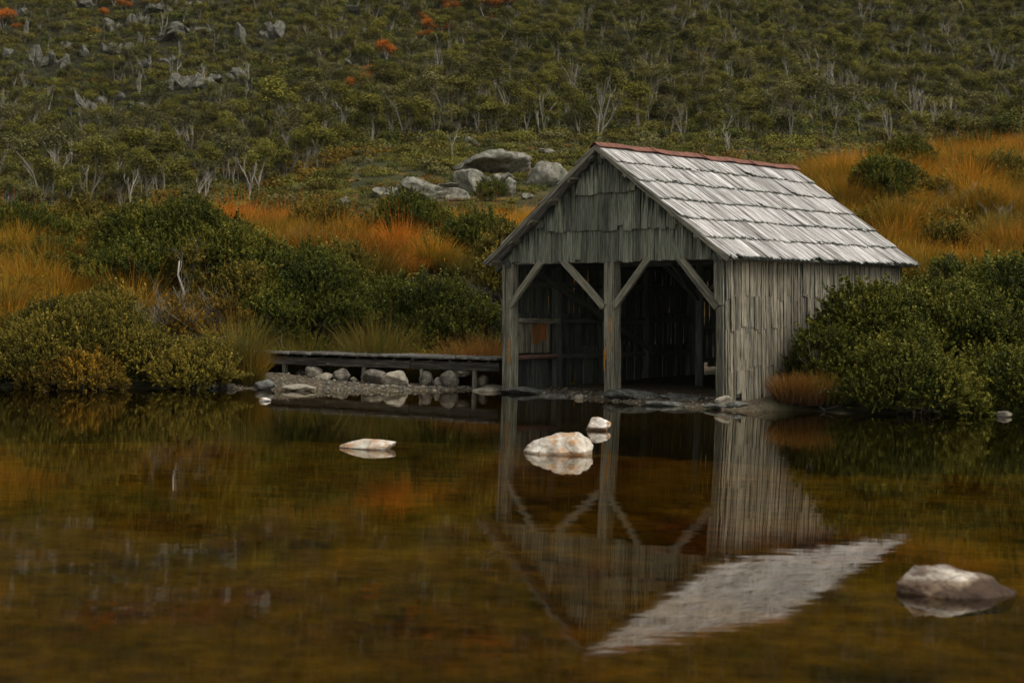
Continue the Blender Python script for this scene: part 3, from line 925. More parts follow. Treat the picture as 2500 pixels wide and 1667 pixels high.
# beams, wall rails, rafters, purlins
for y, m_, s in ((0.09, 'post', 31), (3.0, 'inner', 32), (6.3, 'inner', 33)):
    B = Boards(s); B.board((-0.02, y, 2.66), (W_ - 0.02, y, 2.68), 0.15, 0.12, (0, -1, 0), 6, .006, .03); B.build('tie_beam', M[m_], shed)
for x, s in ((0.12, 34), (W_ - 0.1, 35)):
    B = Boards(s); B.board((x, -0.1, 2.60), (x, 6.5, 2.60), 0.13, 0.12, (1, 0, 0), 6, .004, .03); B.build('wall_plate', M['inner'], shed)
for z, s in ((0.73, 36), (1.46, 37), (2.2, 38)):
    B = Boards(s); B.board((0.10, 0.2, z), (0.10, 6.3, z - .02), 0.10, 0.07, (1, 0, 0), 5, .008, .05); B.build('wall_rail', M['inner'], shed)
    B = Boards(s + 10); B.board((W_ - 0.1, 0.2, z), (W_ - 0.1, 6.3, z - .02), 0.10, 0.07, (1, 0, 0), 5, .008, .05); B.build('wall_rail', M['inner'], shed)
    if z < 1.6:
        B = Boards(s + 20); B.board((0.2, 6.33, z - .18), (W_ - 0.2, 6.33, z - .18), 0.12, 0.06, (0, -1, 0), 5, .006, .05); B.build('wall_rail', M['inner'], shed)
for k in range(9):
    y = 0.02 + k * 0.79
    for x0, x1, s in ((RX, EL + .08, 50 + k), (RX, ER - .42, 70 + k)):
        B = Boards(s)
        B.board((x0, y, roofz(x0) - 0.19), (x1, y, roofz(x1) - 0.19), 0.07, 0.10, (0, 1, 0), 2, .002, .02)
        B.build('rafter', M['inner'], shed)
for k in range(6):
    for side, e in ((-1, EL), (1, ER)):
        f = 0.05 + k * 0.178
        x = RX + (e - RX) * f
        B = Boards(90 + k + (10 if side > 0 else 0))
        B.board((x, -OV - 0.0, roofz(x) - 0.10), (x, BACK - 0.05, roofz(x) - 0.10), 0.13 if side < 0 else 0.1, 0.07, (-(RZ - EZ) * -side / 3.0, 0, 1), 4, .004, .03)
        B.build('purlin', M['post'], shed)

# gable: three overlapping courses of vertical palings
def gable_layer(B, x0, x1, zb, y, seed, zcap=None, gaps=0.006):
    rr = random.Random(seed)
    x = x0
    while x < x1 - 0.03:
        wd = min(rr.uniform(0.08, 0.2), x1 - x)
        xc = x + wd / 2
        zt = roofz(xc) - 0.16
        if zcap: zt = min(zt, zcap)
        z0 = zb + rr.uniform(-0.022, 0.022) + (0.06 if rr.random() < 0.08 else 0)
        if zt - z0 > 0.06:
            tl = rr.uniform(-.012, .012)
            # built from the top down so that the lower end is the ragged one
            B.board((xc + tl, y + rr.uniform(-.008, .008), zt), (xc, y - 0.012 + rr.uniform(-.012, .006), z0), wd - gaps * rr.uniform(.3, 2.2), 0.02, (0, -1, 0), 4, 0.004, 0.05, 0.018)
        x += wd
B = Boards(201)
gable_layer(B, 0.12, W_ - 0.05, 2.60, -0.035, 1)
gable_layer(B, 0.88, 4.42, 3.20, -0.068, 2)
gable_layer(B, 1.92, 3.34, 3.89, -0.102, 3)
B.build('gable', M['front'], shed)
B = Boards(202)
B.board((RX - .02, -0.13, 4.45), (RX - .02, -0.13, 4.70), .12, .04, (0, -1, 0), 2); B.build('ridge_beam', M['front'], shed)
B = Boards(203)
x = 0.1
rr = random.Random(9)
while x < W_ - .05:
    wd = rr.uniform(.12, .2); B.board((x + wd / 2, D_, rr.uniform(2.3, 2.4)), (x + wd / 2, D_, max(2.45, roofz(x + wd / 2) - .17)), wd - .006, .02, (0, -1, 0)); x += wd
B.build('rear_gable', M['inner'], shed)

# walls of split palings
def paling_wall(B, fn, length, courses, seed, wmin=.08, wmax=.17, top_end=0.01, ragged=0.03, skip=0.0, longer=0.0):
    """fn(t, z, o) -> point on the wall at distance t, height z, o metres proud of it"""
    rr = random.Random(seed)
    for ci, (z0, z1, proud, rag) in enumerate(courses):
        x = 0.0
        while x < length - .02:
            wd = min(rr.uniform(wmin, wmax), length - x)
            zz = z0 + rr.uniform(-rag, rag) * 0.6
            if rr.random() < 0.16: zz += rr.uniform(0, rag * 3)
            if ci and rr.random() < longer: zz -= rr.uniform(.05, .55)
            if rr.random() > skip:
                a = fn(x + wd / 2 + rr.uniform(-.008, .008), z1 + rr.uniform(-.01, .03), proud)
                b = fn(x + wd / 2, zz, proud + 0.003 + rr.uniform(-.003, .010))
                nn = Vector(fn(x, z1, proud + 1)) - Vector(fn(x, z1, proud))
                B.board(a, b, wd - rr.uniform(.003, .018), rr.uniform(.009, .016), nn, 4, .006, .1, rag * .8 + .006)
            x += wd
B = Boards(210)
rightw = lambda t, z, o: (W_ + 0.01 + o, -0.02 + t, z)
rr = random.Random(55)
x = 0.0
while x < D_ - .02:
    wd = min(rr.uniform(.06, .17), D_ - x)
    js = sorted(z_ + rr.gauss(0, .035) for z_ in (.62, 1.33, 1.92) if rr.random() < (.75 if x < 3 else .9))
    tone = min(1, max(0, rr.gauss(.5, .22)))
    zs = [2.66] + js[::-1] + [rr.uniform(-.06, .06) + (rr.uniform(.03, .12) if rr.random() < .14 else 0)]
    for a, b in zip(zs[:-1], zs[1:]):
        o = rr.uniform(0, .008) + (rr.uniform(.006, .016) if rr.random() < .12 else 0)
        B.board(rightw(x + wd / 2 + rr.uniform(-.006, .006), a + .03, o), rightw(x + wd / 2 + rr.uniform(-.01, .01), b + rr.uniform(-.025, .012), o + rr.uniform(.004, .016)), wd - rr.uniform(.006, .026), rr.uniform(.010, .017), (1, 0, 0), 5, .005, .12, .012 if b > .4 else .06, min(1, max(0, tone + rr.uniform(-.1, .1))))
    x += wd
B.build('right_wall', M['side'], shed)
# added dark backing closes the chinks and paints shade into the gaps
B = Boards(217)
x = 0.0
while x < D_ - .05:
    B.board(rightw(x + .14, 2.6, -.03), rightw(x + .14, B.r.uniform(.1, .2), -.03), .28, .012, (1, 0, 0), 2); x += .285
B.build('gap_shade_backing', M['inner'], shed)
B = Boards(211)
leftw = lambda t, z, o: (-0.02 - o, t, z)
paling_wall(B, leftw, D_, [(0.05, 0.9, 0.0, 0.05), (0.72, 1.6, 0.022, 0.03), (1.45, 2.1, 0.044, 0.02), (1.95, 2.6, 0.066, 0.012)], 6, .1, .2)
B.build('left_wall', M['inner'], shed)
B = Boards(212)
backw = lambda t, z, o: (t, D_ + o, z)
paling_wall(B, backw, W_, [(0.40, 1.3, 0.0, 0.03), (1.15, 2.0, 0.022, 0.03), (1.85, 2.5, 0.044, 0.02)], 7, .1, .2)
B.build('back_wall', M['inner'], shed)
# repair boards and shelf just inside the left wall
B = Boards(213)
for k in range(4):
    B.board((0.165, 0.28 + k * .255, 0.82), (0.165, 0.28 + k * .255, 1.42 + (.08 if k in (2, 3) else 0)), .235, .02, (1, 0, 0), 3, .003, .03)
B.build('board_panel', M['side'], shed)
B = Boards(214)
for yy, z0, z1, wd in ((0.70, 1.0, 1.42, .16), (0.93, 1.06, 1.44, .2)):
    B.board((0.182, yy, z0), (0.182, yy, z1), wd, .012, (1, 0, 0), 3, .002, .08, .06)
tag(B.build('board_panel', M['orange'], shed), 'rust-orange stained repair boards inside the left wall')
B = Boards(215); B.board((0.19, 0.2, 1.48), (0.19, 1.4, 1.46), .09, .12, (1, 0, 0), 3, .004, .04); B.build('shelf', M['post'], shed)
B = Boards(216); B.board((0.19, 0.2, 0.74), (0.19, 1.4, 0.75), .075, .05, (1, 0, 0), 4, .004, .04)
tag(B.build('wall_rail', M['redpaint'], shed), 'wall rail with flaking red and white paint')

# roof: courses of split shingles laid from eave to ridge
def roof_side(e, seed, courses=6):
    B = Boards(seed); rr = random.Random(seed)
    run = e - RX
    L = math.hypot(run, RZ - EZ)
    sx, sz = run / L, -(RZ - EZ) / L
    nx, nz = -sz * (1 if run > 0 else -1), abs(sx)
    nrm = Vector((nx, 0, nz))
    ex = L / courses
    pt = lambda s, y, o: (RX + sx * s + nx * o, y, RZ + sz * s + nz * o)
    # decking under the shingles
    B.board(pt(0.02, -OV + .03, -.03), pt(L - .03, -OV + .03, -.03), .09, .03, nrm, 2, 0, 0, 0, .3)
    y = -OV + .1
    while y < BACK - .2:
        B.board(pt(0.02, y + .15, -.035), pt(L - .05, y + .15, -.035), .298, .016, nrm, 1, 0, 0, 0, .15); y += .3
    for c in range(courses):
        s0, s1 = max(0.0, c * ex - 0.12), (c + 1) * ex
        y = -OV - rr.uniform(0, .02)
        sag = lambda yy: 0.0
        while y < BACK:
            wd = min(rr.uniform(.06, .19), BACK - y + .02)
            end = s1 + .012 * math.sin(y * 2.3 + c * 2) + rr.uniform(-.022, .022) + (rr.uniform(-.09, .04) if rr.random() < .12 else 0)
            lift = rr.uniform(0, .016) + (rr.uniform(.01, .03) if rr.random() < .07 else 0)
            skew = rr.uniform(-.012, .012)
            B.board(pt(s0, y + wd / 2 + skew, 0.004), pt(end, y + wd / 2, 0.030 + lift), wd - rr.uniform(.003, .016), rr.uniform(.014, .024), nrm, 3, .004, .04, .012, min(1, max(0, rr.gauss(.52, .34))))
            y += wd
    for yy in (-OV - .012, BACK + .03):
        Bv = Boards(seed + 9); Bv.board(pt(0.0, yy, -.035), pt(L - .01, yy, -.03), .03, .075, nrm, 8, .006, .1, .01, .5)
        Bv.build('verge_board', M['post'], shed)
    return B.build('roof', M['roof'], shed)
rR = roof_side(ER, 301)
rL = roof_side(EL, 302)
# rust-red ridge capping in four lapped lengths
rr = random.Random(5)
ys = [-OV - .05, 1.55, 3.25, 5.05, BACK + .06]
for k in range(4):
    V, G = [], []
    n = 10
    y0, y1 = ys[k] - (.12 if k else 0), ys[k + 1]
    for i in range(n + 1):
        f = i / n; y = y0 + (y1 - y0) * f
        up = 0.062 + 0.012 * (3 - k) * 0 + 0.012 * f + 0.008 * math.sin(y * 5) + (0.03 if (k and i == 0) else 0)
        wv = 0.01 * math.sin(y * 7 + k)
        for (dx, dz) in ((-.13, -.085 + wv), (-.07, -.043), (0, 0.008), (.07, -.041), (.135, -.085 - wv * .5 + rr.uniform(-.006, .006))):
            V.append((RX + dx, y, RZ + up + dz)); G.append((dx, y, k))
    F = [(i * 5 + j, i * 5 + j + 1, (i + 1) * 5 + j + 1, (i + 1) * 5 + j) for i in range(n) for j in range(4)]
    me = make_mesh('ridge_cap', V, [F], M['rust'], {'grain': np.array(G)}, False)
    o = mesh_obj('ridge_cap', me, shed)
    sm = o.modifiers.new('thickness', 'SOLIDIFY'); sm.thickness = 0.006
# ------------------------------------------------------------------ the jetty beside the shed
J0, J1 = np.array([-0.25, 33.15]), np.array([-6.6, 39.35])
JE0 = J1.copy()
JD = (J1 - J0) / np.linalg.norm(J1 - J0); JL = float(np.linalg.norm(J1 - J0))
jetty = empty('jetty', (J0[0], J0[1], 0), math.atan2(JD[1], JD[0]))
tag(jetty, 'low grey plank jetty on short posts running left from the boat shed', 'jetty')
# local x runs along the jetty away from the shed, local -y ... the lake side is +y here
zt = 0.70
lake = 1.0 if (-JD[1] * 0 + 1) and np.dot(np.array([-JD[1], JD[0]]), -J0) > 0 else -1.0
B = Boards(401)
x = 0.0
rr = random.Random(4)
while x < JL:
    wd = rr.uniform(.17, .22)
    e = rr.uniform(-.025, .025)
    B.board((x + wd / 2, lake * (.15 + e), zt - .02 + rr.uniform(-.008, .008)), (x + wd / 2, lake * (-1.25 + e), zt - .02 + rr.uniform(-.008, .008)), wd - rr.uniform(.012, .035), .04, (0, 0, 1), 3, .004, .02, .01)
    x += wd
B.build('deck', M['deck'], jetty)
x = 0.0
while x < JL - .1:
    L = min(2.9, JL - x)
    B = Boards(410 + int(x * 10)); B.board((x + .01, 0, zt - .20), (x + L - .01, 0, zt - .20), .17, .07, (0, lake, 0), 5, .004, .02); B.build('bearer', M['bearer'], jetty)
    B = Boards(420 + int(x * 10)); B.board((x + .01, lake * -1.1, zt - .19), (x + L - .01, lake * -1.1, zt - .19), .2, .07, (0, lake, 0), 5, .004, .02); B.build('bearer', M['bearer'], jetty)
    x += L
x = .35
while x < JL:
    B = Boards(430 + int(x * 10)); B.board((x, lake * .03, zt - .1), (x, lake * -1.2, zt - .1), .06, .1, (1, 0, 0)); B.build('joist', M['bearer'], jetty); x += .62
for u in (686, 874, 1017, 1153):
    tt = (u - 1250) / FPX
    q = (tt * J0[1] - J0[0]) / (JD[0] - tt * JD[1])
    wx = J0 + JD * q
    for off in (-0.02, -1.08):
        B = Boards(440 + u); B.board((q + rr.uniform(-.06, .06), lake * off, T(*wx) - .15), (q, lake * off, zt - .29), .11, .10, (0, lake, 0), 4, .006, .06); B.build('leg', M['post'] if off > -.5 else M['bearer'], jetty)
# ------------------------------------------------------------------ rocks in the lake and along the shore
def yw(v): return CH * FPX / (v - HZ)      # distance of a waterline point
rock('rock', 11, 898, yw(1094), (.70, .42, .17), M['rock_white'], 'low flat tan rock alone in the water left of the shed reflection', z=0, sink=.3, sub=4)
hull_rock('rock', 5, [(-.42, 0, .03), (-.38, .02, .10), (-.22, .03, .2), (.03, .05, .245), (.25, .04, .25), (.36, .03, .19), (.42, .0, .10), (.42, 0, -.1), (-.3, -.2, -.0), (-.12, -.22, .09), (.14, -.2, .18), (.30, -.22, .02),
    (-.2, .25, .1), (.1, .28, .17), (.33, .22, .1), (-.4, 0, -.1), (-.25, -.26, -.12), (.28, -.26, -.12), (0, .3, -.12)], 1363, yw(1106), M['rock_white'], 'largest white quartz rock rising from the water in front of the shed')
rock('rock', 13, 1461, yw(1049), (.37, .36, .26), M['rock_pale'], 'small round pale stone in the water just behind the white quartz rock', z=0, sink=.3, sub=4)
hull_rock('rock', 14, [(x_, y_, z_ * (.78 if z_ > 0 else 1)) for x_, y_, z_ in [(-.38, 0, .08), (-.25, 0, .2), (-.12, .03, .22), (.06, 0, .16), (.10, 0, .165), (.24, .02, .12), (.32, 0, .06), (.39, 0, -.01), (-.22, -.18, .03), (-.05, -.24, .02), (-.02, -.16, .1), (.2, -.2, -.03),
    (-.2, .2, .12), (.1, .22, .1), (.25, .15, .04), (-.36, 0, -.1), (-.1, -.26, -.1), (.25, -.2, -.1), (.3, .1, -.1), (-.1, .26, -.1)]], 2332, yw(1444), M['rock_stained'], 'white and brown stained rock breaking the water at the near right')
rock('rock', 15, 647, yw(979), (.23, .16, .1), M['rock_pale'], 'tiny pale stone poking out of the water below the jetty end', z=0, sink=.3, sub=3)
rock('rock', 16, 2452, yw(1017), (.26, .2, .13), M['rock_shore'], 'small brown stone in the water below the big right-hand bush', z=0, sink=.3, sub=3)
def zz4(x, y): return 580 + x / 3.015, 480 + y / 3.015
JR = [(560, 1385, 110, 85, 'rock_shore', 'rounded brown boulder under the jetty beside its leftmost visible post', 0),
      (640, 1395, 130, 55, 'rock_tan', 'low pale boulder lying right of the rounded brown one under the jetty', 0),
      (765, 1400, 125, 80, 'rock_shore', 'egg-shaped brown boulder under the jetty left of its second post', 0),
      (995, 1402, 160, 90, 'rock_shore', 'broad brown boulder under the jetty right of its second post', 0),
      (1172, 1415, 190, 92, 'rock_tan', 'large pinkish pale boulder in front of the jetty between its middle posts', -1),
      (1395, 1403, 115, 85, 'rock_shore', 'dark boulder under the jetty right of its third post', 0.3),
      (1480, 1408, 60, 55, 'rock_shore', 'smallest brown boulder squeezed between two larger ones under the jetty', 0),
      (1565, 1403, 125, 95, 'rock_shore', 'tall rounded boulder under the jetty left of the post nearest the shed', 0),
      (1645, 1318, 150, 50, 'rock_tan', 'flat pale slab wedged under the jetty deck near the shed', 1.2),
      (1800, 1402, 75, 75, 'rock_shore', 'small dark boulder under the jetty beside the shed corner', 0.3),
      (475, 1350, 80, 60, 'rock_shore', 'dim brown boulder set back under the left end of the jetty', 0.9),
      (855, 1398, 70, 35, 'rock_shore', 'flat dark stone at the foot of the second jetty post', 0)]
for k, (x, y, w_, h_, m_, lab, back) in enumerate(JR):
    u, v = zz4(x, y)
    uu = (u - 1250) / FPX
    q = (uu * J0[1] - J0[0]) / (JD[0] - uu * JD[1])
    Yj = float((J0 + JD * q)[1]) + 0.12 + back * .6
    s = Yj / FPX / 3.015
    rock('boulder', 40 + k, u, Yj, (w_ * s * 1.25, w_ * s * 1.0, h_ * s * 1.5), M[m_], lab, sink=.16, cat='boulder', rz=k, cuts=10, rough=.05, z=max(T(*at(u, Yj)), zv(v, Yj)))
rock('boulder', 61, zz4(200, 1400)[0], 34.2, (.46, .4, .26), M['rock_slab'], 'black wet stump-like stone at the left end of the gravel beach', cat='boulder', z=.0, sink=.15)
rock('stone_slab', 62, zz4(450, 1410)[0], 33.9, (.75, .5, .16), M['rock_tan'], 'low pale slab on the gravel beach left of the second jetty post', cat='slab', sink=.3, z=.03)
rock('stone_slab', 63, zz4(1830, 1440)[0], 32.9, (.62, .45, .15), M['rock_tan'], 'pale cracked slab at the water beside the left shed post', cat='slab', sink=.3, z=.02, cuts=16)
rock('stone_slab', 64, zz4(1880, 1400)[0], 33.6, (.5, .4, .14), M['rock_tan'], 'pinkish flat slab on the beach behind the cracked one', cat='slab', sink=.3)
rock('pebble', 65, zz4(1704, 1459)[0], 32.0, (.09, .07, .05), M['rock_pale'], 'tiny white pebble at the water left of the shed corner', cat='pebble', z=0, sub=3)
def zz1(x, y): return 1150 + x / 2.24, 320 + y / 2.24
SL = [(305, 1413, 310, 48, 'rock_slab', 'long dark slab under the left shed post', 32.35, .045),
      (452, 1458, 260, 34, 'rock_slab', 'thin wet slab lying in the water left of the middle shed post', 31.4, 0.0),
      (875, 1442, 320, 62, 'rock_slab', 'thick dark slab carrying the middle shed post', 30.5, .06),
      (1170, 1445, 290, 34, 'rock_slab', 'narrow dark slab between the middle and right shed posts', 30.1, .05),
      (1055, 1490, 265, 30, 'rock_slab', 'grey slab awash in the water before the shed opening', 29.4, 0.0),
      (1376, 1468, 95, 52, 'rock_tan', 'squarish pale stone at the foot of the right shed post', 28.75, .06),
      (1330, 1500, 140, 26, 'rock_slab', 'small flat slab awash near the right shed post', 28.6, 0.0),
      (590, 1462, 60, 24, 'rock_tan', 'small orange-tinged stone at the water in front of the shed', 31.0, .02)]
for k, (x, y, w_, h_, m_, lab, Yd, z) in enumerate(SL):
    u, v = zz1(x, y)
    s = Yd / FPX / 2.24
    rock('stone_slab', 70 + k, u, Yd, (w_ * s * .98, w_ * s * .5, h_ * s * 1.15), M[m_], lab, z=z, sink=.42 if z else .62, cat='slab', rz=(-.72 if w_ > 150 else 0) * .25, cuts=16, rough=.07, cut=(.5, .9))
rock('stone', 81, 560, 34.6, (.34, .26, .16), M['rock_shore'], 'brown stone at the water below the driftwood tangle', cat='stone', sink=.3)
rock('stone', 82, 520, 34.8, (.24, .2, .12), M['rock_slab'], 'small grey stone at the water under the end of the left thicket', cat='stone', sink=.3)
rock('stone', 83, 1800, 28.6, (.4, .28, .14), M['rock_slab'], 'flat grey stone at the foot of the shed side wall', cat='stone', sink=.3)
# loose gravel along the beach
gobj = [bpy.data.objects.new('gravel_stone', rock_mesh(500 + k, (1, .8, .55), M[('rock_tan', 'rock_shore', 'rock_slab')[k % 3]], 2, 6)) for k in range(6)]
r = np.random.default_rng(12)
u = r.uniform(480, 1800, 1900)
yy = np.interp(u, SH_U, SH_Y) + r.normal(.35, .55, len(u))
xx = (u - 1250) / FPX * yy
zz = terrain(xx, yy)
k = zz > -.12
s = r.uniform(.02, .07, len(u)) * np.where(r.random(len(u)) < .08, 1.8, 1)
scatter('gravel', np.stack([xx, yy, zz + .005], -1)[k], r.uniform(0, 6, len(u))[k], s[k], r.integers(0, 6, len(u))[k], templates('gravel_kinds', gobj))
# ------------------------------------------------------------------ shrubs and grass of the near bank
dk, ol, ye = M['leaf_dark'], M['leaf_olive'], M['leaf_yellow']
FOOT = []
rb = dict(density=330, templ=SPRIG_SMALL)
def D_(x): return x * 1.063
bush(1001, D_(395), 43.5, 4.7, 2.3, 26, dk, 'broad dark green shrub standing highest on the left bank', group=None, tint=(.42, .25))
bush(1002, D_(270), 42.2, 2.4, 1.7, 9, dk, 'dark green shrub against the left foot of the tallest left bank shrub')
bush(1003, D_(530), 42.4, 2.7, 2.1, 12, dk, 'dark green shrub on the right shoulder of the tallest left bank shrub')
bush(1004, D_(425), 41.0, 0.8, 2.1, 8, ol, 'narrow upright olive shrub with a bare grey stem on the left bank', stem_r=.03, D=.7)
bush(1005, D_(560), 40.6, 1.8, 1.5, 9, ol, 'olive shrub filling the gap between the two dark shrub masses')
bush(1006, D_(305), 39.6, 0.75, 0.75, 6, ol, 'small bright green shrub just above the shoreline thicket')
bush(1010, D_(60), 35.4, 2.8, 1.3, 12, ol, 'grey-green shoreline shrub at the left edge of the water', tint=(.35, .2), templ=SPRIG_SMALL, density=230, dz=-.2, under=-.55)
bush(1011, D_(190), 36.1, 3.5, 1.85, 16, ol, 'largest olive shoreline shrub on the left bank', tint=(.4, .2), templ=SPRIG_SMALL, density=230, dz=-.2, under=-.55)
bush(1012, D_(165), 34.65, 2.2, 1.0, 9, ye, 'low yellow-tinged shrub overhanging the water at left', tint=(.16, .25), templ=SPRIG_SMALL, density=230, dz=-.2, under=-.55)
bush(1013, D_(365), 35.4, 3.0, 1.25, 14, ol, 'olive shoreline shrub left of the bare driftwood tangle', tint=(.45, .25), templ=SPRIG_SMALL, density=230, dz=-.2, under=-.55)
bush(1014, D_(455), 34.65, 1.6, 0.95, 8, ol, 'small olive-yellow shrub over the water left of the driftwood tangle', tint=(.5, .25), templ=SPRIG_SMALL, density=230, dz=-.2, under=-.55)
bush(1015, D_(517), 36.8, 1.1, 1.75, 7, ye, 'upright shrub with a yellow flowering top beside the jetty end', tint=(.45, .3), D=.8, stem_r=.02, templ=SPRIG_SMALL, density=230)
bush(1016, D_(425), 37.2, 1.2, 1.6, 6, ye, 'yellow-topped shrub among grey dry twigs on the left bank', tint=(.4, .3), templ=SPRIG_SMALL, density=220)
bush(1020, D_(700), 40.6, 3.2, 2.5, 18, dk, 'dark round shrub behind the left half of the jetty', tint=(.36, .22))
bush(1021, D_(625), 39.8, 1.7, 1.75, 8, dk, 'dark shrub at the left end of the shrub row behind the jetty', tint=(.4, .22))
bush(1022, D_(885), 41.4, 2.7, 2.75, 14, dk, 'tallest peaked dark shrub in the middle of the row behind the jetty', tint=(.42, .22))
bush(1023, D_(1010), 39.8, 2.8, 2.5, 17, dk, 'dark round shrub behind the jetty next to the shed', tint=(.34, .22))
bush(1024, D_(1085), 38.8, 1.5, 2.1, 8, dk, 'dark shrub leaning toward the left wall of the shed', tint=(.36, .2))
bush(1025, D_(1055), 37.6, 0.85, 0.8, 6, ol, 'small grey-green shrub low in front of the dark shrub beside the shed', tint=(.3, .2))
bush(1026, D_(640), 39.4, .7, .7, 6, dk, 'small dark shrub just behind the left end of the jetty')
bush(1030, D_(938), 50.0, 2.6, 1.65, 15, dk, 'dark green shrub on the crest of the orange grass left of the roof')
bush(1031, D_(735), 52.0, 2.3, 1.45, 13, ol, 'umbrella-shaped olive shrub on the crest among orange grass')
bush(1032, D_(1105), 47.0, 2.2, 1.4, 12, dk, 'dark shrub against the left roof edge above the orange grass')
bush(1033, D_(1160), 45.0, 1.5, 1.3, 8, ol, 'olive shrub tucked under the left roof verge of the shed')
bush(1034, D_(985), 47, 1.1, 0.6, 6, ol, 'small olive shrub in front of the dark crest shrub')
bush(1035, D_(200), 52.0, 2.5, 1.5, 12, ol, 'rounded olive shrub on the crest at upper left of the bank')
bush(1036, D_(50), 50.0, 2.8, 1.3, 12, dk, 'dark green shrub on the crest at the left picture edge')
bush(1037, D_(175), 49.0, 1.7, 1.0, 8, dk, 'low dark shrub among the orange grass at far left')
bush(1038, D_(470), 60.0, 1.3, 1.0, 8, dk, 'small dark shrub peeping over the tallest left bank shrub')
bush(1039, D_(585), 63.0, 3.2, 0.8, 12, M['leaf_gum'], 'low spreading green shrub behind the left crest of orange grass')
bush(1041, D_(820), 62.0, 2.0, 0.5, 8, ol, 'low olive shrub on the crest below the grey boulder outcrop')
bush(1042, D_(300), 47.5, 2.4, 1.4, 11, ol, 'olive shrub behind the left shoulder of the tallest bank shrub')
bush(1043, D_(130), 45.5, 1.6, .9, 8, dk, 'low dark shrub standing alone in the orange grass at far left')
bush(1044, D_(770), 43.4, 1.8, 1.5, 9, ol, 'olive shrub filling the dip between the dark shrubs behind the jetty')
bush(1045, D_(640), 43.0, 1.7, 1.4, 9, ol, 'olive shrub behind the left end of the shrub row')
bush(1046, D_(720), 39.2, 1.2, 1.0, 7, dk, 'low dark shrub at the foot of the round one behind the jetty')
bush(1047, D_(950), 39.2, 1.3, 1.2, 8, dk, 'low dark shrub between the peaked shrub and the jetty tussocks')
bush(1048, D_(1140), 42.5, 1.3, 1.3, 8, ol, 'olive shrub in the grass just left of the shed wall')
bush(1049, D_(250), 38.2, 1.4, 1.5, 8, ol, 'olive shrub rising behind the largest shoreline shrub')
# right bank
bush(1065, D_(2290), 30.5, 2.6, 1.9, 14, dk, 'green shrub at the back of the right bank thicket', tint=(.5, .25), **rb)
bush(1066, D_(2190), 26.5, 1.3, 1.0, 9, dk, 'low green shrub in the gap between the two bright-tipped waterside shrubs', tint=(.45, .25), **rb, dz=-.3, under=-.7)
bush(1067, D_(2185), 42.0, 1.5, .8, 7, ol, 'low olive shrub in the orange grass of the right knoll')
bush(1068, D_(2290), 52.0, 2.2, 1.0, 9, ol, 'flat olive shrub high on the right knoll')
bush(1069, D_(2130), 49.0, 1.2, .7, 6, ol, 'small olive shrub right of the round dark one on the knoll')
bush(1050, D_(2000), 27.9, 2.3, 1.95, 16, dk, 'dark green shrub pressed against the right wall of the shed', tint=(.45, .25), **rb, dz=-.3, under=-.7)
bush(1051, D_(2190), 28.4, 2.8, 1.85, 20, dk, 'tall broad green shrub in the middle of the right bank thicket', tint=(.42, .25), **rb)
bush(1052, D_(2330), 28.8, 2.7, 1.95, 18, dk, 'tall green shrub at the right picture edge', tint=(.4, .25), **rb)
bush(1053, D_(2075), 26.6, 2.1, 1.4, 13, dk, 'bright-tipped green shrub low over the water in the right bank thicket', tint=(.55, .25), **rb, dz=-.3, under=-.7)
bush(1054, D_(2300), 26.5, 2.0, 1.3, 12, dk, 'bright-tipped green shrub low over the water at the right picture edge', tint=(.5, .25), **rb, dz=-.3, under=-.7)
bush(1055, D_(1930), 27.6, 1.05, 1.3, 8, dk, 'low green shrub at the lower corner of the shed side wall', tint=(.45, .2), **rb, dz=-.3, under=-.7)
bush(1056, D_(2187), 36, 0.95, 1.45, 7, dk, 'small dark shrub poking above the right bank thicket')
bush(1057, D_(2038), 48.0, 1.9, 1.75, 11, dk, 'round dark green shrub on the grassy knoll behind the roof', tint=(.4, .25))
bush(1058, D_(2075), 55.0, 2.2, 1.3, 10, dk, 'dark shrub on the knoll crest behind the round one')
bush(1059, D_(2010), 58.0, 1.6, 1.0, 8, ol, 'olive shrub on the knoll crest just right of the roof')
bush(1060, D_(2060), 45.5, 1.1, .8, 7, ol, 'low olive shrub at the foot of the round dark shrub')
bush(1061, D_(2240), 66.0, 3.0, 1.1, 10, dk, 'low dark shrub on the skyline of the orange knoll')
bush(1062, D_(1995), 52.0, .9, 1.0, 6, dk, 'small dark bush by the back end of the roof')
bush(1064, D_(1128), 94.0, 1.9, 1.3, 10, dk, 'round dark green bush in front of the grey boulder outcrop', density=110)

# small shrubs dotted through the button grass
rng = random.Random(41)
dots = [bush_meshes(1200 + k, 1.3, 1.1, .8, 6, (ol, dk, ol)[k], density=110, stems=3) for k in range(3)]
for k, (u, v) in enumerate([(1990, 470), (2170, 470), (2240, 420), (2330, 450), (2430, 400), (2400, 520), (2300, 560), (2440, 590), (2230, 520), (2480, 470), (2150, 560), (2360, 390),
                            (40, 640), (110, 600), (60, 740), (230, 660), (150, 690), (660, 600), (760, 575), (830, 610), (700, 640), (1000, 560), (1060, 590), (900, 580), (1230, 520)]):
    x, y = hit(u, v + 12, 36)
    o = empty('heath_shrub', (x, y, T(x, y) - .05), rng.uniform(0, 6), rng.uniform(.6, 1.15))
    side = 'right knoll' if u > 1500 else 'left bank'
    tag(o, ('little olive shrub', 'little dark green shrub', 'little round olive shrub')[k % 3] + ' dotted in the orange grass of the ' + side, 'shrub', 'little shrubs dotted through the orange grass')
    mesh_obj('foliage', dots[k % 3][0], o); mesh_obj('stem', dots[k % 3][1], o)

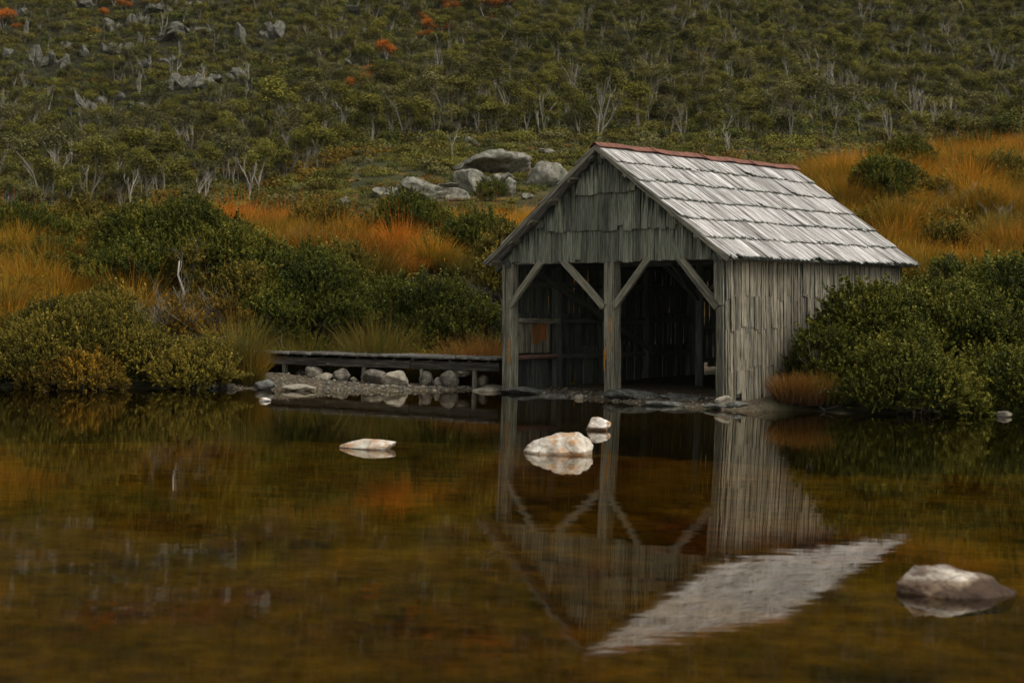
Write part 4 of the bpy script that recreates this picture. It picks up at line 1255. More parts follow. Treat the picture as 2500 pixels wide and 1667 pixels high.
# dry grey shrubs and driftwood
def twigs(seed, u, y, H, n, label, mat='twig', name='dry_shrub', cat='dry shrub', spread=.55, depth=3, r0=.016, tilt=0.7, loc=None):
    rng = random.Random(seed); B = Boards(seed)
    x, y = at(u, y) if loc is None else loc
    for k in range(n):
        d = Vector((rng.uniform(-tilt, tilt), rng.uniform(-tilt, tilt), 1))
        branching(B, rng, (rng.uniform(-.12, .12) * n * .25, rng.uniform(-.1, .1), -.05), d, H * rng.uniform(.35, .5), r0, depth, spread, .18, .06, (2, 4), .7, 4, None, .0035)
    o = B.build(name, M[mat], None, False, loc=(x, y, T(x, y)))
    return tag(o, label, cat)
twigs(2001, D_(395), 37.3, 1.75, 9, 'grey leafless twiggy shrub in the middle of the left shoreline thicket')
twigs(2002, D_(455), 37.2, 1.6, 9, 'grey leafless shrub right of the yellow-topped one on the left bank')
twigs(2003, D_(345), 37.5, 1.7, 7, 'grey leafless shrub behind the olive shoreline shrubs')
twigs(2004, D_(500), 36.8, 1.25, 8, 'dark dry twig shrub beside the tall tussock at the jetty end', 'stem')
twigs(2005, D_(695), 47.5, 1.1, 7, 'silver-grey dead shrub in the orange grass above the jetty shrubs')
twigs(2006, D_(1095), 51.0, .9, 6, 'small grey dead shrub in the grass left of the roof')
twigs(2007, D_(100), 37.9, 1.3, 6, 'grey dry twigs at the upper left of the shoreline thicket')
twigs(2008, D_(1960), 57.0, 1.6, 6, 'grey dry shrub on the knoll behind the far end of the roof')
twigs(2009, D_(2190), 48.0, .9, 5, 'pale dead branches in the orange grass of the right knoll', 'dead', r0=.02, tilt=1.2)
twigs(2010, D_(2290), 45.0, .9, 5, 'bleached dead branches low on the right knoll', 'dead', r0=.02, tilt=1.2)
twigs(2011, D_(1905), 28.0, 1.2, 6, 'bare grey twigs between the shed wall and the right thicket')
# bare grey stem with a kink
B = Boards(2020); rng = random.Random(2020)
B.tube([(0, 0, -.1), (-.12, 0, .35), (-.3, 0, .62), (-.28, .02, .95), (-.42, 0, 1.35), (-.38, 0, 1.7)], [.05, .045, .04, .035, .028, .02], 6)
branching(B, rng, (-.3, 0, .62), (-.6, 0, .5), .3, .015, 1); branching(B, rng, (-.4, 0, 1.4), (.5, 0, .8), .3, .012, 1)
x, y = at(D_(447), 40.5); tag(B.build('bare_branch', M['dead'], None, True, loc=(x, y, T(x, y))), 'crooked bare grey branch standing before the tallest left bank shrub', 'branch')
# driftwood tangle at the jetty end of the thicket
for k, (u, dz, L, lab) in enumerate(((478, .45, 1.5, 'bleached driftwood branch lying highest in the tangle over the water'),
                                     (520, .3, 1.3, 'bleached driftwood branch reaching right toward the gravel beach'),
                                     (440, .3, 1.2, 'bleached driftwood branch drooping to the water at the left of the tangle'),
                                     (500, .2, 1.4, 'lowest bleached driftwood branch touching the water'),
                                     (545, .15, 1.0, 'short bleached driftwood branch beside the tall tussock'))):
    B = Boards(2030 + k); rng = random.Random(2030 + k)
    for j in range(3):
        branching(B, rng, (rng.uniform(-.2, .2), rng.uniform(-.15, .15), rng.uniform(-.05, .1)), (rng.uniform(-.4, 1), -0.7, rng.uniform(-.25, .25)), L * .30, .011, 3, .75, .32, 0.02, (2, 3), .72, 5, None, .005)
    x, y = at(D_(u), 35.9); tag(B.build('driftwood', M['dead'], None, True, loc=(x, y, dz)), lab, 'driftwood')
for k, (u, lab) in enumerate(((60, 'pale roots hanging to the water under the leftmost shoreline shrub'), (180, 'pale roots hanging to the water under the low yellow-tinged shrub'), (300, 'pale roots at the waterline under the olive shoreline shrub'))):
    B = Boards(2040 + k); rng = random.Random(2040 + k)
    for j in range(9):
        branching(B, rng, (rng.uniform(-1.1, 1.1), .25, rng.uniform(.25, .5)), (rng.uniform(-.9, .9), -.8, rng.uniform(-.35, .1)), .38, .014, 2, .6, .16, -.03, (2, 3), .7, 4, None, .004)
    x, y = at(D_(u), 35.9); tag(B.build('exposed_roots', M['twig'], None, False, loc=(x, y, 0)), lab, 'roots')
for k, (u, lab) in enumerate(((2010, 'dark roots at the waterline below the right thicket near the shed'), (2240, 'dark roots at the waterline below the right thicket near the picture edge'))):
    B = Boards(2050 + k); rng = random.Random(2050 + k)
    for j in range(9):
        branching(B, rng, (rng.uniform(-1, 1), .3, rng.uniform(.2, .5)), (rng.uniform(-.9, .9), -.8, rng.uniform(-.5, .1)), .35, .012, 2, .6, .16, -.03, (2, 3), .7, 4, None, .004)
    x, y = at(D_(u), 26.6); tag(B.build('exposed_roots', M['stem'], None, False, loc=(x, y, 0)), lab, 'roots')

# tussocks one can tell apart
GO, GG, GR = M['grass_orange'], M['grass_green'], M['grass_rust']
TUS = [(1815, 28.3, .5, .3, 420, GR, 'small brown tussock against the shed side wall next to the bigger one', 0),
       (548, 35.3, 1.35, .42, 900, GG, 'tall green and orange tussock drooping over the left end of the jetty', 8),
       (572, 35.0, .8, .3, 450, GO, 'smaller tussock in front of the tall one at the jetty end', 3),
       (868, 37.4, 1.45, .6, 1100, GG, 'large green tussock behind the middle of the jetty', 6),
       (790, 38.4, .85, .5, 520, GG, 'olive tussock left of the large green one behind the jetty', 2),
       (700, 38.8, 1.1, .5, 700, GG, 'green tussock behind the left half of the jetty', 3),
       (930, 37.0, .75, .45, 520, GO, 'orange-bladed tussock behind the jetty right of the large green one', 2),
       (1000, 36.4, .75, .5, 520, GG, 'low green tussock behind the jetty in front of the dark round shrub', 2),
       (1075, 35.7, 1.1, .5, 600, GR, 'rust-brown drooping tussock behind the jetty beside the shed', 2),
       (1128, 35.3, 1.0, .5, 700, GR, 'rusty tussock against the left wall of the shed', 2),
       (1126, 36.8, 1.2, .5, 700, GR, 'tall dry rusty tussock above the left wall of the shed', 2),
       (1850, 27.9, .55, .35, 600, GR, 'brown dry tussock at the foot of the shed side wall', 2),
       (1890, 27.4, .55, .3, 450, GG, 'low olive tussock under the right thicket beside the shed', 0),
       (65, 43.0, 1.15, .7, 900, GO, 'big orange-topped tussock at the left picture edge', 8),
       (190, 41.8, .9, .6, 700, GO, 'arching orange tussock above the left shoreline shrubs', 4),
       (235, 40.4, .85, .5, 600, GG, 'olive tussock between the shoreline shrubs and the tallest bank shrub', 3),
       (15, 39.5, .9, .5, 600, GO, 'orange tussock behind the shoreline shrub at the left picture edge', 4),
       (620, 49.5, 1.3, .7, 900, GO, 'bright orange-red tussock right of the tallest left bank shrub', 16)]
for k, (u, y, h, sp, n, m_, lab, st) in enumerate(TUS):
    x, y = at(D_(u), y)
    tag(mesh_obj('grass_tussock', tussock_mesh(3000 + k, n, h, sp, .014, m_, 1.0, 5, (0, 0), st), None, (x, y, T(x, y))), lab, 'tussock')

# the sward of button grass over both banks
tpl = []
GRED = M['grass_red']
for k in range(6):
    tpl.append(bpy.data.objects.new('tussock_kind', tussock_mesh(3100 + k, 620, 1.1, .5, .016, GO, 1.6, 5, (0, 0), (0, 0, 3, 5, 8, 2)[k])))
for k in range(2):
    tpl.append(bpy.data.objects.new('tussock_kind_red', tussock_mesh(3120 + k, 620, 1.1, .5, .016, GRED, 1.5, 5, (0, 0), 12)))
for k in range(2):
    tpl.append(bpy.data.objects.new('tussock_kind', tussock_mesh(3110 + k, 520, .9, .5, .016, GG, 1.5, 5)))
r = np.random.default_rng(77)
u = r.uniform(-700, 3200, 9000); y = np.sqrt(r.uniform(38 ** 2, 72 ** 2, len(u)))
x = (u - 1250) / FPX * y
z = terrain(x, y)
d = y - np.interp(u, SH_U, SH_Y)
px = (x - SHED_L[0]) * SHED_X[0] + (y - SHED_L[1]) * SHED_X[1]; py = (x - SHED_L[0]) * SHED_Y[0] + (y - SHED_L[1]) * SHED_Y[1]
clear = (px > -1.2) & (px < SHED_W + 1.3) & (py > -2) & (py < SHED_D + 1.6)
k = (d > 4.2) & ~clear & ((y < 63) | (u > 2000)) & (r.random(len(u)) < .85)
jyy = (x - JT0[0]) * JTD[1] - (y - JT0[1]) * JTD[0]
behind = (u > 560) & (u < 1250) & (y < 44.5)
k &= ~(behind & (jyy > -1.75)) & ~((u < 620) & (y < 40.2)) & ~((u > 1900) & (y < 33))
# right bank in front of the knoll
sc_ = np.where(behind, r.uniform(.45, .75, len(u)), r.uniform(.6, 1.2, len(u)))
ix = np.where((r.random(len(u)) < .68) & ~behind, r.integers(0, 6, len(u)), r.integers(6, 8, len(u)))
for fx, fy, fw, fd in FOOT:
    k &= ~((np.abs(x - fx) < fw * .9) & (y < fy + fd * .5) & (y > fy - fd - 1.0))
red = (u < 1150) & (vnoise(x, y, .22, 21.0) + .35 * ((u > 520) & (u < 1000) & (y > 45)) > .42) & ~behind & (r.random(len(u)) < .7)
ix = np.where(red, r.integers(8, 10, len(u)), ix)
P = np.stack([x, y, z], -1)[k]; sc_ = sc_[k]; ix = ix[k]
# thin to an even spacing
keep = []; grid = {}
for i, p in enumerate(P):
    c = (int(p[0] / 1.05), int(p[1] / 1.05))
    if c not in grid:
        grid[c] = 1; keep.append(i)
P, sc_, ix = P[keep], sc_[keep], ix[keep]
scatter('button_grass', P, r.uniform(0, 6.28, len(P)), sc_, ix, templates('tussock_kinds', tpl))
# ------------------------------------------------------------------ the wooded hillside
def leafquads(r, C, rad, n, size, flat, up=1.5):
    """leaf clumps in a flattened pad"""
    d = r.normal(size=(n, 3)); d /= np.linalg.norm(d, axis=1)[:, None]
    d[:, 2] = np.where(r.random(n) < .62, np.abs(d[:, 2]), d[:, 2])
    rr = r.uniform(.55, 1.05, n)[:, None]
    p = C + d * rr * np.array([rad, rad, rad * flat])
    nn = d * .7 + np.array([0, 0, up]) + r.normal(0, .45, (n, 3)); nn /= np.linalg.norm(nn, axis=1)[:, None]
    a = np.cross(nn, r.normal(size=(n, 3))); a /= np.linalg.norm(a, axis=1)[:, None]
    b = np.cross(nn, a)
    s = (size * r.uniform(.6, 1.3, n))[:, None]
    s2 = s * r.uniform(.4, .8, n)[:, None]
    q = np.stack([p - a * s, p + b * s2 * .9 - a * s * .1, p + a * s, p - b * s2], 1)
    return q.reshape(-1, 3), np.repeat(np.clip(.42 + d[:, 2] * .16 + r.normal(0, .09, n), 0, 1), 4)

def gum_tree(seed, H, stems, padr, flat, npads, leafmat, dens=72, bare=0.0):
    rng = random.Random(seed); r = np.random.default_rng(seed)
    B = Boards(seed); tips = []
    for k in range(stems):
        a = k * 6.28 / stems + rng.uniform(0, 1)
        ln = rng.uniform(.05, .28) if stems > 1 else rng.uniform(0, .12)
        branching(B, rng, (math.cos(a) * .1, math.sin(a) * .1, -.3), (math.cos(a) * ln, math.sin(a) * ln, 1), H * rng.uniform(.34, .48), .035 + .010 * H / stems ** .5, 3, .6, .16, .1, (2, 3), .55, 5, tips, .011)
    rng.shuffle(tips)
    Vs, Ts = [], []
    cz = max(q[2] for q, d in tips); cx = sum(q[0] for q, d in tips) / len(tips); cy = sum(q[1] for q, d in tips) / len(tips)
    for q, d in tips[:npads]:
        dr = math.hypot(q[0] - cx, q[1] - cy)
        q = Vector((q[0], q[1], q[2] * .75 + .25 * (cz - .22 * dr * dr)))
        rad = padr * rng.uniform(1.0, 1.75)
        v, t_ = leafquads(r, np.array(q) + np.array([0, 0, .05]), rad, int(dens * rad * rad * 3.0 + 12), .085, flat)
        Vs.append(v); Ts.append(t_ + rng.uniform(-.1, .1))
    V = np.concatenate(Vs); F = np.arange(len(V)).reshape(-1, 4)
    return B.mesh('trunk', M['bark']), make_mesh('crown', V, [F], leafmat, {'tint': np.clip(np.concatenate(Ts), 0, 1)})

KINDS = [(601, 5.2, 1, .52, .75, 20, 'leaf_gum', 'single-trunked gum tree with domed crown'),
         (602, 4.4, 2, .55, .8, 22, 'leaf_gum', 'forked gum tree with olive crown'),
         (603, 3.6, 3, .6, .8, 24, 'leaf_gum', 'many-stemmed gum tree with wide crown'),
         (604, 6.2, 2, .48, .8, 20, 'leaf_grey', 'tall thin-crowned grey-green gum tree'),
         (605, 3.2, 2, .62, .85, 20, 'leaf_gum', 'short dense round-crowned gum tree'),
         (606, 4.8, 3, .42, .7, 17, 'leaf_grey', 'open grey-green bare-limbed gum tree'),
         (607, 3.0, 3, .58, .9, 22, 'leaf_grey', 'low bushy grey-green gum tree'),
         (608, 5.8, 1, .5, .85, 18, 'leaf_gum', 'tall slender gum tree'),
         (609, 4.0, 4, .5, .7, 24, 'leaf_gum', 'spreading thin-stemmed gum tree'),
         (612, 2.6, 2, .6, .9, 18, 'leaf_dark', 'small dark-crowned gum tree')]
TM = [gum_tree(*k[:6], M[k[6]]) for k in KINDS]
FIRE = gum_tree(611, 2.6, 2, .5, .8, 18, M['leaf_fire'])
# low scrub between the trees
SCR = []
for k in range(5):
    r = np.random.default_rng(620 + k); rng = random.Random(620 + k)
    Vs, Ts = [], []
    for j in range(5):
        c = np.array([rng.uniform(-.7, .7), rng.uniform(-.7, .7), .25 + rng.uniform(0, .25)])
        v, t_ = leafquads(r, c, rng.uniform(.45, .75), 75, .10, .75, .6)
        Vs.append(v); Ts.append(t_ - .08)
    V = np.concatenate(Vs)
    SCR.append(make_mesh('heath_shrub', V, [np.arange(len(V)).reshape(-1, 4)], M[('leaf_gum', 'leaf_olive', 'leaf_grey', 'leaf_dark', 'leaf_yellow')[k]], {'tint': np.clip(np.concatenate(Ts), 0, 1)}))
DEAD = []
for k, (H, st, dep, sp) in enumerate(((3.6, 2, 3, .5), (3.0, 1, 3, .6), (4.0, 3, 2, .4), (2.6, 2, 3, .75), (3.4, 1, 2, .35))):
    B = Boards(640 + k); rng = random.Random(640 + k)
    for j in range(st):
        branching(B, rng, (rng.uniform(-.15, .15), rng.uniform(-.1, .1), -.3), (rng.uniform(-.35, .35), rng.uniform(-.3, .3), 1), H * .5, .062, dep, sp, .13, .12, (2, 3), .62, 5, None, .012)
    DEAD.append(B.mesh('dead_tree', M['dead']))

def tree_start(u): return np.interp(u, [-500, 600, 900, 1250, 1700, 2100, 2500, 3000], [122, 124, 138, 147, 138, 128, 124, 122])

# boulders on the hillside (photo pixels of the base centre, width, height)
HB = []
for x, y, w_, h_, lab in [(160, 120, 70, 65, 'upright grey rock high at the upper left of the hillside'), (600, 60, 110, 70, 'grey rock at the top edge of the hillside at left'), (510, 65, 60, 40, 'small rock left of the rock at the top edge'),
        (490, 185, 120, 50, 'low broken rock among shrubs at upper left'), (765, 230, 120, 110, 'grey rock heap left of the pale knob on the upper hillside'), (940, 185, 150, 90, 'pale rock knob on the upper hillside'), (1090, 80, 150, 80, 'lichened rock near the top edge left of centre'),
        (1330, 55, 140, 50, 'flat rock at the top edge above the tan rock shelf'), (1150, 285, 200, 90, 'greenish mossy rock below the tan rock shelf'), (1320, 230, 330, 110, 'broad tan rock shelf high on the left hillside'), (1870, 260, 170, 140, 'pale jagged rock right of the tan rock shelf'),
        (1650, 310, 90, 140, 'narrow upright rock left of the pale jagged one'), (50, 430, 70, 95, 'brown rock at the left picture edge of the hillside'), (370, 470, 180, 140, 'large grey cracked rock face on the far left hillside'), (245, 440, 90, 110, 'small rock left of the large cracked rock face'),
        (450, 360, 90, 60, 'brownish rock above the large cracked rock face'), (580, 400, 60, 70, 'lone small rock right of the large cracked rock face'), (800, 370, 170, 120, 'dark grey rock below the rock heap of the upper hillside'), (1000, 480, 90, 65, 'brownish rock in the trees left of the split crag'),
        (1170, 440, 130, 60, 'low rock under a dead branch on the left hillside'), (1320, 620, 250, 150, 'left half of the split grey crag on the left hillside'), (1570, 570, 220, 115, 'right half of the split grey crag on the left hillside'), (580, 790, 170, 175, 'tall grey boulder standing in the trees at far left'),
        (690, 760, 90, 80, 'smaller block leaning on the tall grey boulder'), (840, 695, 60, 55, 'little rock uphill right of the tall grey boulder'), (920, 775, 200, 65, 'long low rock right of the tall grey boulder'), (490, 1025, 60, 55, 'small pinkish rock in the trees at lower left'), (590, 1090, 180, 95, 'shaded grey rock in the trees at lower left')]:
    HB.append((x / 2.834, y / 2.834, w_ / 2.834, h_ / 2.834, lab))
for x, y, w_, h_, lab in [(175, 85, 90, 40, 'pinkish flat rock near the top edge left of the orange trees'), (780, 185, 120, 55, 'grey rock between the orange trees'), (85, 205, 130, 45, 'low grey rock under the flat pinkish rock'), (90, 450, 140, 50, 'grey rock ledge in the trees above the middle of the bank'),
        (970, 1008, 70, 50, 'small pale rock in the scrub above the boulder outcrop'), (1590, 960, 60, 32, 'tiny pale rock in the scrub left of the roof peak'), (1450, 1055, 130, 38, 'flat grey rock left of the roof peak'), (1610, 1052, 70, 20, 'flat pale stone just left of the roof peak'),
        (1125, 1190, 410, 115, 'biggest smooth grey boulder on top of the outcrop left of the roof'), (640, 1370, 360, 125, 'long sloping grey slab at the left of the outcrop'), (420, 1365, 150, 75, 'lowest left block of the outcrop'), (950, 1310, 290, 120, 'lichened grey block in the middle of the outcrop'), (1160, 1245, 130, 60, 'small block under the biggest boulder of the outcrop'),
        (1490, 1285, 215, 125, 'rounded grey boulder of the outcrop nearest the roof'), (1230, 1345, 65, 90, 'small upright rock right of the round dark bush'), (1350, 1365, 65, 30, 'small stone below the boulder nearest the roof'), (105, 1400, 70, 70, 'weathered grey rock at the tree edge left of the outcrop')]:
    HB.append((800 + x / 2.767, y / 2.767, w_ / 2.767, h_ / 2.767, lab))
hb_xy = []
for k, (u, v, w_, h_, lab) in enumerate(HB):
    x, y = hit(u, v - (5 if 330 < v < 500 and 850 < u < 1420 else 0), 75)
    s = y / FPX
    oc = 330 < v < 500 and 850 < u < 1420
    bw, bh = w_ * s * (1.35 if oc else 1.15), h_ * s * (1.35 if oc else 1.1)
    big = w_ > 60 and not oc
    me = crag_mesh(700 + k, (bw * 1.1, max(bw * .7, bh), bh * 1.3), M['rock_outcrop' if oc else 'rock_hill'], 3 if oc else 4 + k % 3) if (w_ > 40 and 'smooth' not in lab and 'rounded' not in lab) else rock_mesh(700 + k, (bw, max(bw * .7, bh * .8), bh * 1.25), M['rock_outcrop' if oc else 'rock_hill'], 4, 16 if big else 10, .15, cut=(.38, .85))
    o = mesh_obj('boulder', me, None, (x, y + bw * .2, T(x, y) + bh * (.48 if oc else .40)), (0, 0, (k * 1.3) % 1 - .5))
    tag(o, lab, 'boulder')
    hb_xy.append((x, y, bw, bh))
HBA = np.array(hb_xy)

def free_of_rocks(x, y, extra=0.0, front=5.0):
    ok = np.ones(len(x), bool)
    for bx, by, bw, bh in HBA:
        ok &= ~((np.abs(x - bx) < bw * .5 + .3 + extra) & (y > by - front - bh * .5) & (y < by + bw * .6))
    return ok

FIREXY = []
# orange autumn trees
for x, y, s, lab in [(770, 45, 1.0, 'orange autumn tree at the top edge left of the brightest one'), (840, 75, .9, 'small orange tree beside the two at the top edge'), (1065, 80, 1.5, 'brightest orange autumn tree at the top edge of the hillside'), (1190, 45, 1.3, 'yellow-orange tree right of the brightest one'), (1290, 25, 1.0, 'orange tree farthest right at the top edge'),
                     (640, 140, .8, 'small bright orange tree below the top edge group'), (700, 210, 1.0, 'dull orange tree above the pale dead trunk'), (845, 170, 1.0, 'orange tree by the grey rock near the top'), (800, 240, 1.2, 'ochre tree below the grey rock near the top'), (660, 265, .8, 'low ochre tree left of the other ochre one'), (1140, 150, .8, 'small ochre tree under the brightest orange one'),
                     (265, 545, 1.0, 'lone red-orange tree in the middle of the hillside'), (210, 600, .9, 'ochre tree just below the lone red-orange one'), (400, 370, 1.0, 'yellow-orange tree above the lone red-orange one'), (355, 180, .6, 'tiny orange tree left of the top edge group')]:
    u_, v_ = 800 + x / 2.767, y / 2.767
    x_, y_ = hit(u_, v_ + 12, 120)
    FIREXY.append((x_, y_)); o = empty('autumn_tree', (x_, y_, T(x_, y_)), x % 6, s * 1.1); tag(o, lab, 'tree', 'orange autumn trees on the hillside')
    mesh_obj('trunk', FIRE[0], o); mesh_obj('crown', FIRE[1], o)
for x, y, s, lab in [(25, 175, 1.1, 'orange shrub at the left picture edge high on the hillside'), (790, 25, 1.0, 'orange shrub near the top edge at left'), (855, 65, .7, 'tiny orange shrub below the one near the top edge at left'), (115, 215, .6, 'small orange shrub right of the one at the left edge'), (710, 130, .7, 'little orange shrub beside the grey rocks at upper left')]:
    x_, y_ = hit(x / 2.834, y / 2.834 + 6, 120)
    FIREXY.append((x_, y_)); o = empty('autumn_tree', (x_, y_, T(x_, y_)), x % 6, s * 1.25); tag(o, lab, 'tree', 'orange autumn trees on the hillside')
    mesh_obj('trunk', FIRE[0], o); mesh_obj('crown', FIRE[1], o)

r = np.random.default_rng(99)
# jittered grid of tree sites
def sites(y0, y1, step, jit, amax):
    n = int(amax * (y1 * y1 - y0 * y0) / (step * step) * 2.2)
    yv = np.sqrt(r.uniform(y0 * y0, y1 * y1, n)); xv = r.uniform(-amax, amax, n) * yv
    dmin = step * .72; cell = {}; out = []
    for a, b in zip(xv, yv):
        i, j = int(math.floor(a / dmin)), int(math.floor(b / dmin))
        if any((a - p) ** 2 + (b - q) ** 2 < dmin * dmin for di in (-1, 0, 1) for dj in (-1, 0, 1) for p, q in cell.get((i + di, j + dj), ())):
            continue
        cell.setdefault((i, j), []).append((a, b)); out.append((a, b))
    return np.array(out)
P = sites(120, 420, 2.85, .5, .46)
u = 1250 + P[:, 0] / P[:, 1] * FPX
nz = vnoise(P[:, 0], P[:, 1], .11, 3.0) + .5 * vnoise(P[:, 0], P[:, 1], .3, 6.0)
k = (P[:, 1] > tree_start(u) + r.normal(0, 4, len(P))) & (nz + r.normal(0, .25, len(P)) > -.72)
# shrubby hollow on the right of the hillside has few trees
hol = (u > 1950) & (u < 2420) & (P[:, 1] > 128) & (P[:, 1] < 185)
k &= ~hol | (r.random(len(P)) < .22)
# rocky upper left is thin and stunted
rocky = (u < 720) & (P[:, 1] > 190)
k &= ~rocky | (r.random(len(P)) < .85)
k &= free_of_rocks(P[:, 0], P[:, 1], -.1, 2.2)
for fx, fy in FIREXY:
    k &= ~((np.abs(P[:, 0] - fx) < 2.2) & (P[:, 1] > fy - 7) & (P[:, 1] < fy + 1.5))
P = P[k]; u = u[k]; rocky = rocky[k]
z = terrain(P[:, 0], P[:, 1])
kind = r.choice(len(KINDS), len(P), p=[.12, .14, .13, .1, .1, .1, .06, .1, .1, .05])
left = np.clip((900 - u) / 900, 0, 1)
gk = r.random(len(P)) < left * .45 * (P[:, 1] > 165)
kind = np.where(gk, r.choice([3, 5, 6], len(P)), kind)
sc_ = np.exp(r.normal(-.17, .25, len(P))) * np.interp(P[:, 1], [120, 200, 300, 420], [1.02, .95, .85, .8]) * np.where(rocky, .72, 1)
vtop = HZ - (z + 4 - CH) / P[:, 1] * FPX
infr = (u > -30) & (u < 2530) & (vtop > -60)
infr &= ~((u > 1300) & (u < 2050) & (P[:, 1] < 138))
order = np.where(infr)[0][np.argsort(P[infr, 1])]
near = order[:290]
def zone(uu, yy):
    if uu < 330: s = 'above the far left grass'
    elif uu < 700: s = 'above the tallest bank shrub'
    elif uu < 1000: s = 'left of the boulder outcrop'
    elif uu < 1330: s = 'above the boulder outcrop'
    elif uu < 1650: s = 'behind the roof peak'
    elif uu < 2000: s = 'behind the rusty roof ridge'
    elif uu < 2300: s = 'beyond the knoll shrub'
    else: s = 'beyond the orange knoll'
    return s
SZ = [(0, .8, 'small '), (.8, 1.05, ''), (1.05, 9, 'large ')]
for i in near:
    o = empty('gum_tree', (P[i, 0], P[i, 1], z[i]), r.uniform(0, 6.28), float(sc_[i]))
    kk = KINDS[kind[i]][7]
    szw = [n for a, b, n in SZ if a <= sc_[i] < b][0]
    row = 'at the wood edge ' if P[i, 1] < tree_start(u[i]) + 7 else ''
    tag(o, szw + kk + ' ' + row + zone(u[i], P[i, 1]), 'tree', 'gum trees along the lower hillside')
    tr_, cr_ = TM[kind[i]]
    mesh_obj('trunk', tr_, o); mesh_obj('crown', cr_, o)
rest = np.setdiff1d(np.arange(len(P)), near)
tobj = []
for k, (a, b) in enumerate(TM):
    # a tree of the far wood is one mesh: trunk and crown joined
    na, nb = len(a.vertices), len(b.vertices)
    co = np.zeros(na * 3, np.float32); a.vertices.foreach_get('co', co); cb = np.zeros(nb * 3, np.float32); b.vertices.foreach_get('co', cb)
    V = np.concatenate([co, cb]).reshape(-1, 3)
    Q = [list(p.vertices) for p in a.polygons]
    F4 = [q for q in Q if len(q) == 4]; F3 = [q for q in Q if len(q) == 3]
    nf = len(b.polygons)
    gr = np.zeros(na * 3, np.float32); a.attributes['grain'].data.foreach_get('vector', gr)
    rn = np.zeros(na, np.float32); a.attributes['rnd'].data.foreach_get('value', rn)
    ti = np.zeros(nb, np.float32); b.attributes['tint'].data.foreach_get('value', ti)
    fb = (np.arange(nb) + na).reshape(-1, 4)
    order_f = [np.array(F4), fb] + ([np.array(F3)] if F3 else [])
    me = make_mesh('gum_tree_kind', V, order_f, M['bark'], {'grain': np.concatenate([gr.reshape(-1, 3), np.zeros((nb, 3))]), 'rnd': np.concatenate([rn, np.zeros(nb)]), 'tint': np.concatenate([np.zeros(na), ti])})
    me.materials.append(b.materials[0])
    mi = np.zeros(len(me.polygons), np.int32); mi[len(F4):len(F4) + nf] = 1
    me.polygons.foreach_set('material_index', mi)
    tobj.append(bpy.data.objects.new('gum_tree_kind_%02d' % k, me))
scatter('far_woodland', np.stack([P[:, 0], P[:, 1], z], -1)[rest], r.uniform(0, 6.28, len(rest)), sc_[rest], kind[rest], templates('gum_tree_kinds', tobj))

# scrub: nearest shrubs singly, the rest as ground cover
Q = sites(66, 420, 1.85, .55, .46)
Q2 = sites(66, 128, 1.15, .5, .46); u2 = 1250 + Q2[:, 0] / Q2[:, 1] * FPX
Q2 = Q2[(u2 > 560) & (u2 < 1500)]; nQ = len(Q); Q = np.concatenate([Q, Q2]); low = np.arange(len(Q)) >= nQ
uq = 1250 + Q[:, 0] / Q[:, 1] * FPX
nz = vnoise(Q[:, 0], Q[:, 1], .2, 9.0)
k = free_of_rocks(Q[:, 0], Q[:, 1], -.2, np.where((uq > 880) & (uq < 1400) & (Q[:, 1] < 125), 1.6, .6)) & (nz + r.normal(0, .3, len(Q)) > -.75) & ((Q[:, 1] > 72) | (uq < 1900))
k &= (Q[:, 1] < 330) | (r.random(len(Q)) < .6)
Q, uq, low = Q[k], uq[k], low[k]
zq = terrain(Q[:, 0], Q[:, 1])
orangey = (vnoise(Q[:, 0], Q[:, 1], .13, 12.0) > .25) & (Q[:, 1] < 135)
kq = r.choice(5, len(Q), p=[.36, .26, .16, .2, .02]); kq = np.where(orangey & (r.random(len(Q)) < .45), 4, kq)
sq = r.uniform(.6, 1.4, len(Q)) * np.interp(Q[:, 1], [60, 120, 160, 300], [.7, .85, 1.05, 1.15])
sq *= np.where((uq > 850) & (uq < 1420) & (Q[:, 1] < 112), .6, 1) * np.where(low, .62, 1)
infr = (uq > 0) & (uq < 2500) & (Q[:, 1] > 78) & ~((uq > 1420) & (uq < 2030) & (Q[:, 1] < 128)) & ~((uq > 2030) & (Q[:, 1] < 112)) & ~((uq < 800) & (Q[:, 1] < 100))
order = np.where(infr)[0][np.argsort(Q[infr, 1])]
nearq = order[:200]
CW = ['dull green', 'olive', 'grey-green', 'dark green', 'yellow-orange']
for i in nearq:
    szw = 'small' if sq[i] < .85 else ('large' if sq[i] > 1.15 else 'mid-sized')
    tag(mesh_obj('heath_shrub', SCR[kq[i]], None, (Q[i, 0], Q[i, 1], zq[i] - .08), (0, 0, r.uniform(0, 6.28)), float(sq[i])),
        '%s %s low shrub in the open scrub %s' % (szw, CW[kq[i]], zone(uq[i], Q[i, 1]).replace('up the slope ', '')), 'shrub', 'low shrubs between the bank and the trees')
restq = np.setdiff1d(np.arange(len(Q)), nearq)
sobj = [bpy.data.objects.new('heath_shrub_kind_%d' % k, m_) for k, m_ in enumerate(SCR)]
scatter('undergrowth', np.stack([Q[:, 0], Q[:, 1], zq - .08], -1)[restq], r.uniform(0, 6.28, len(restq)), sq[restq], kq[restq], templates('heath_shrub_kinds', sobj))

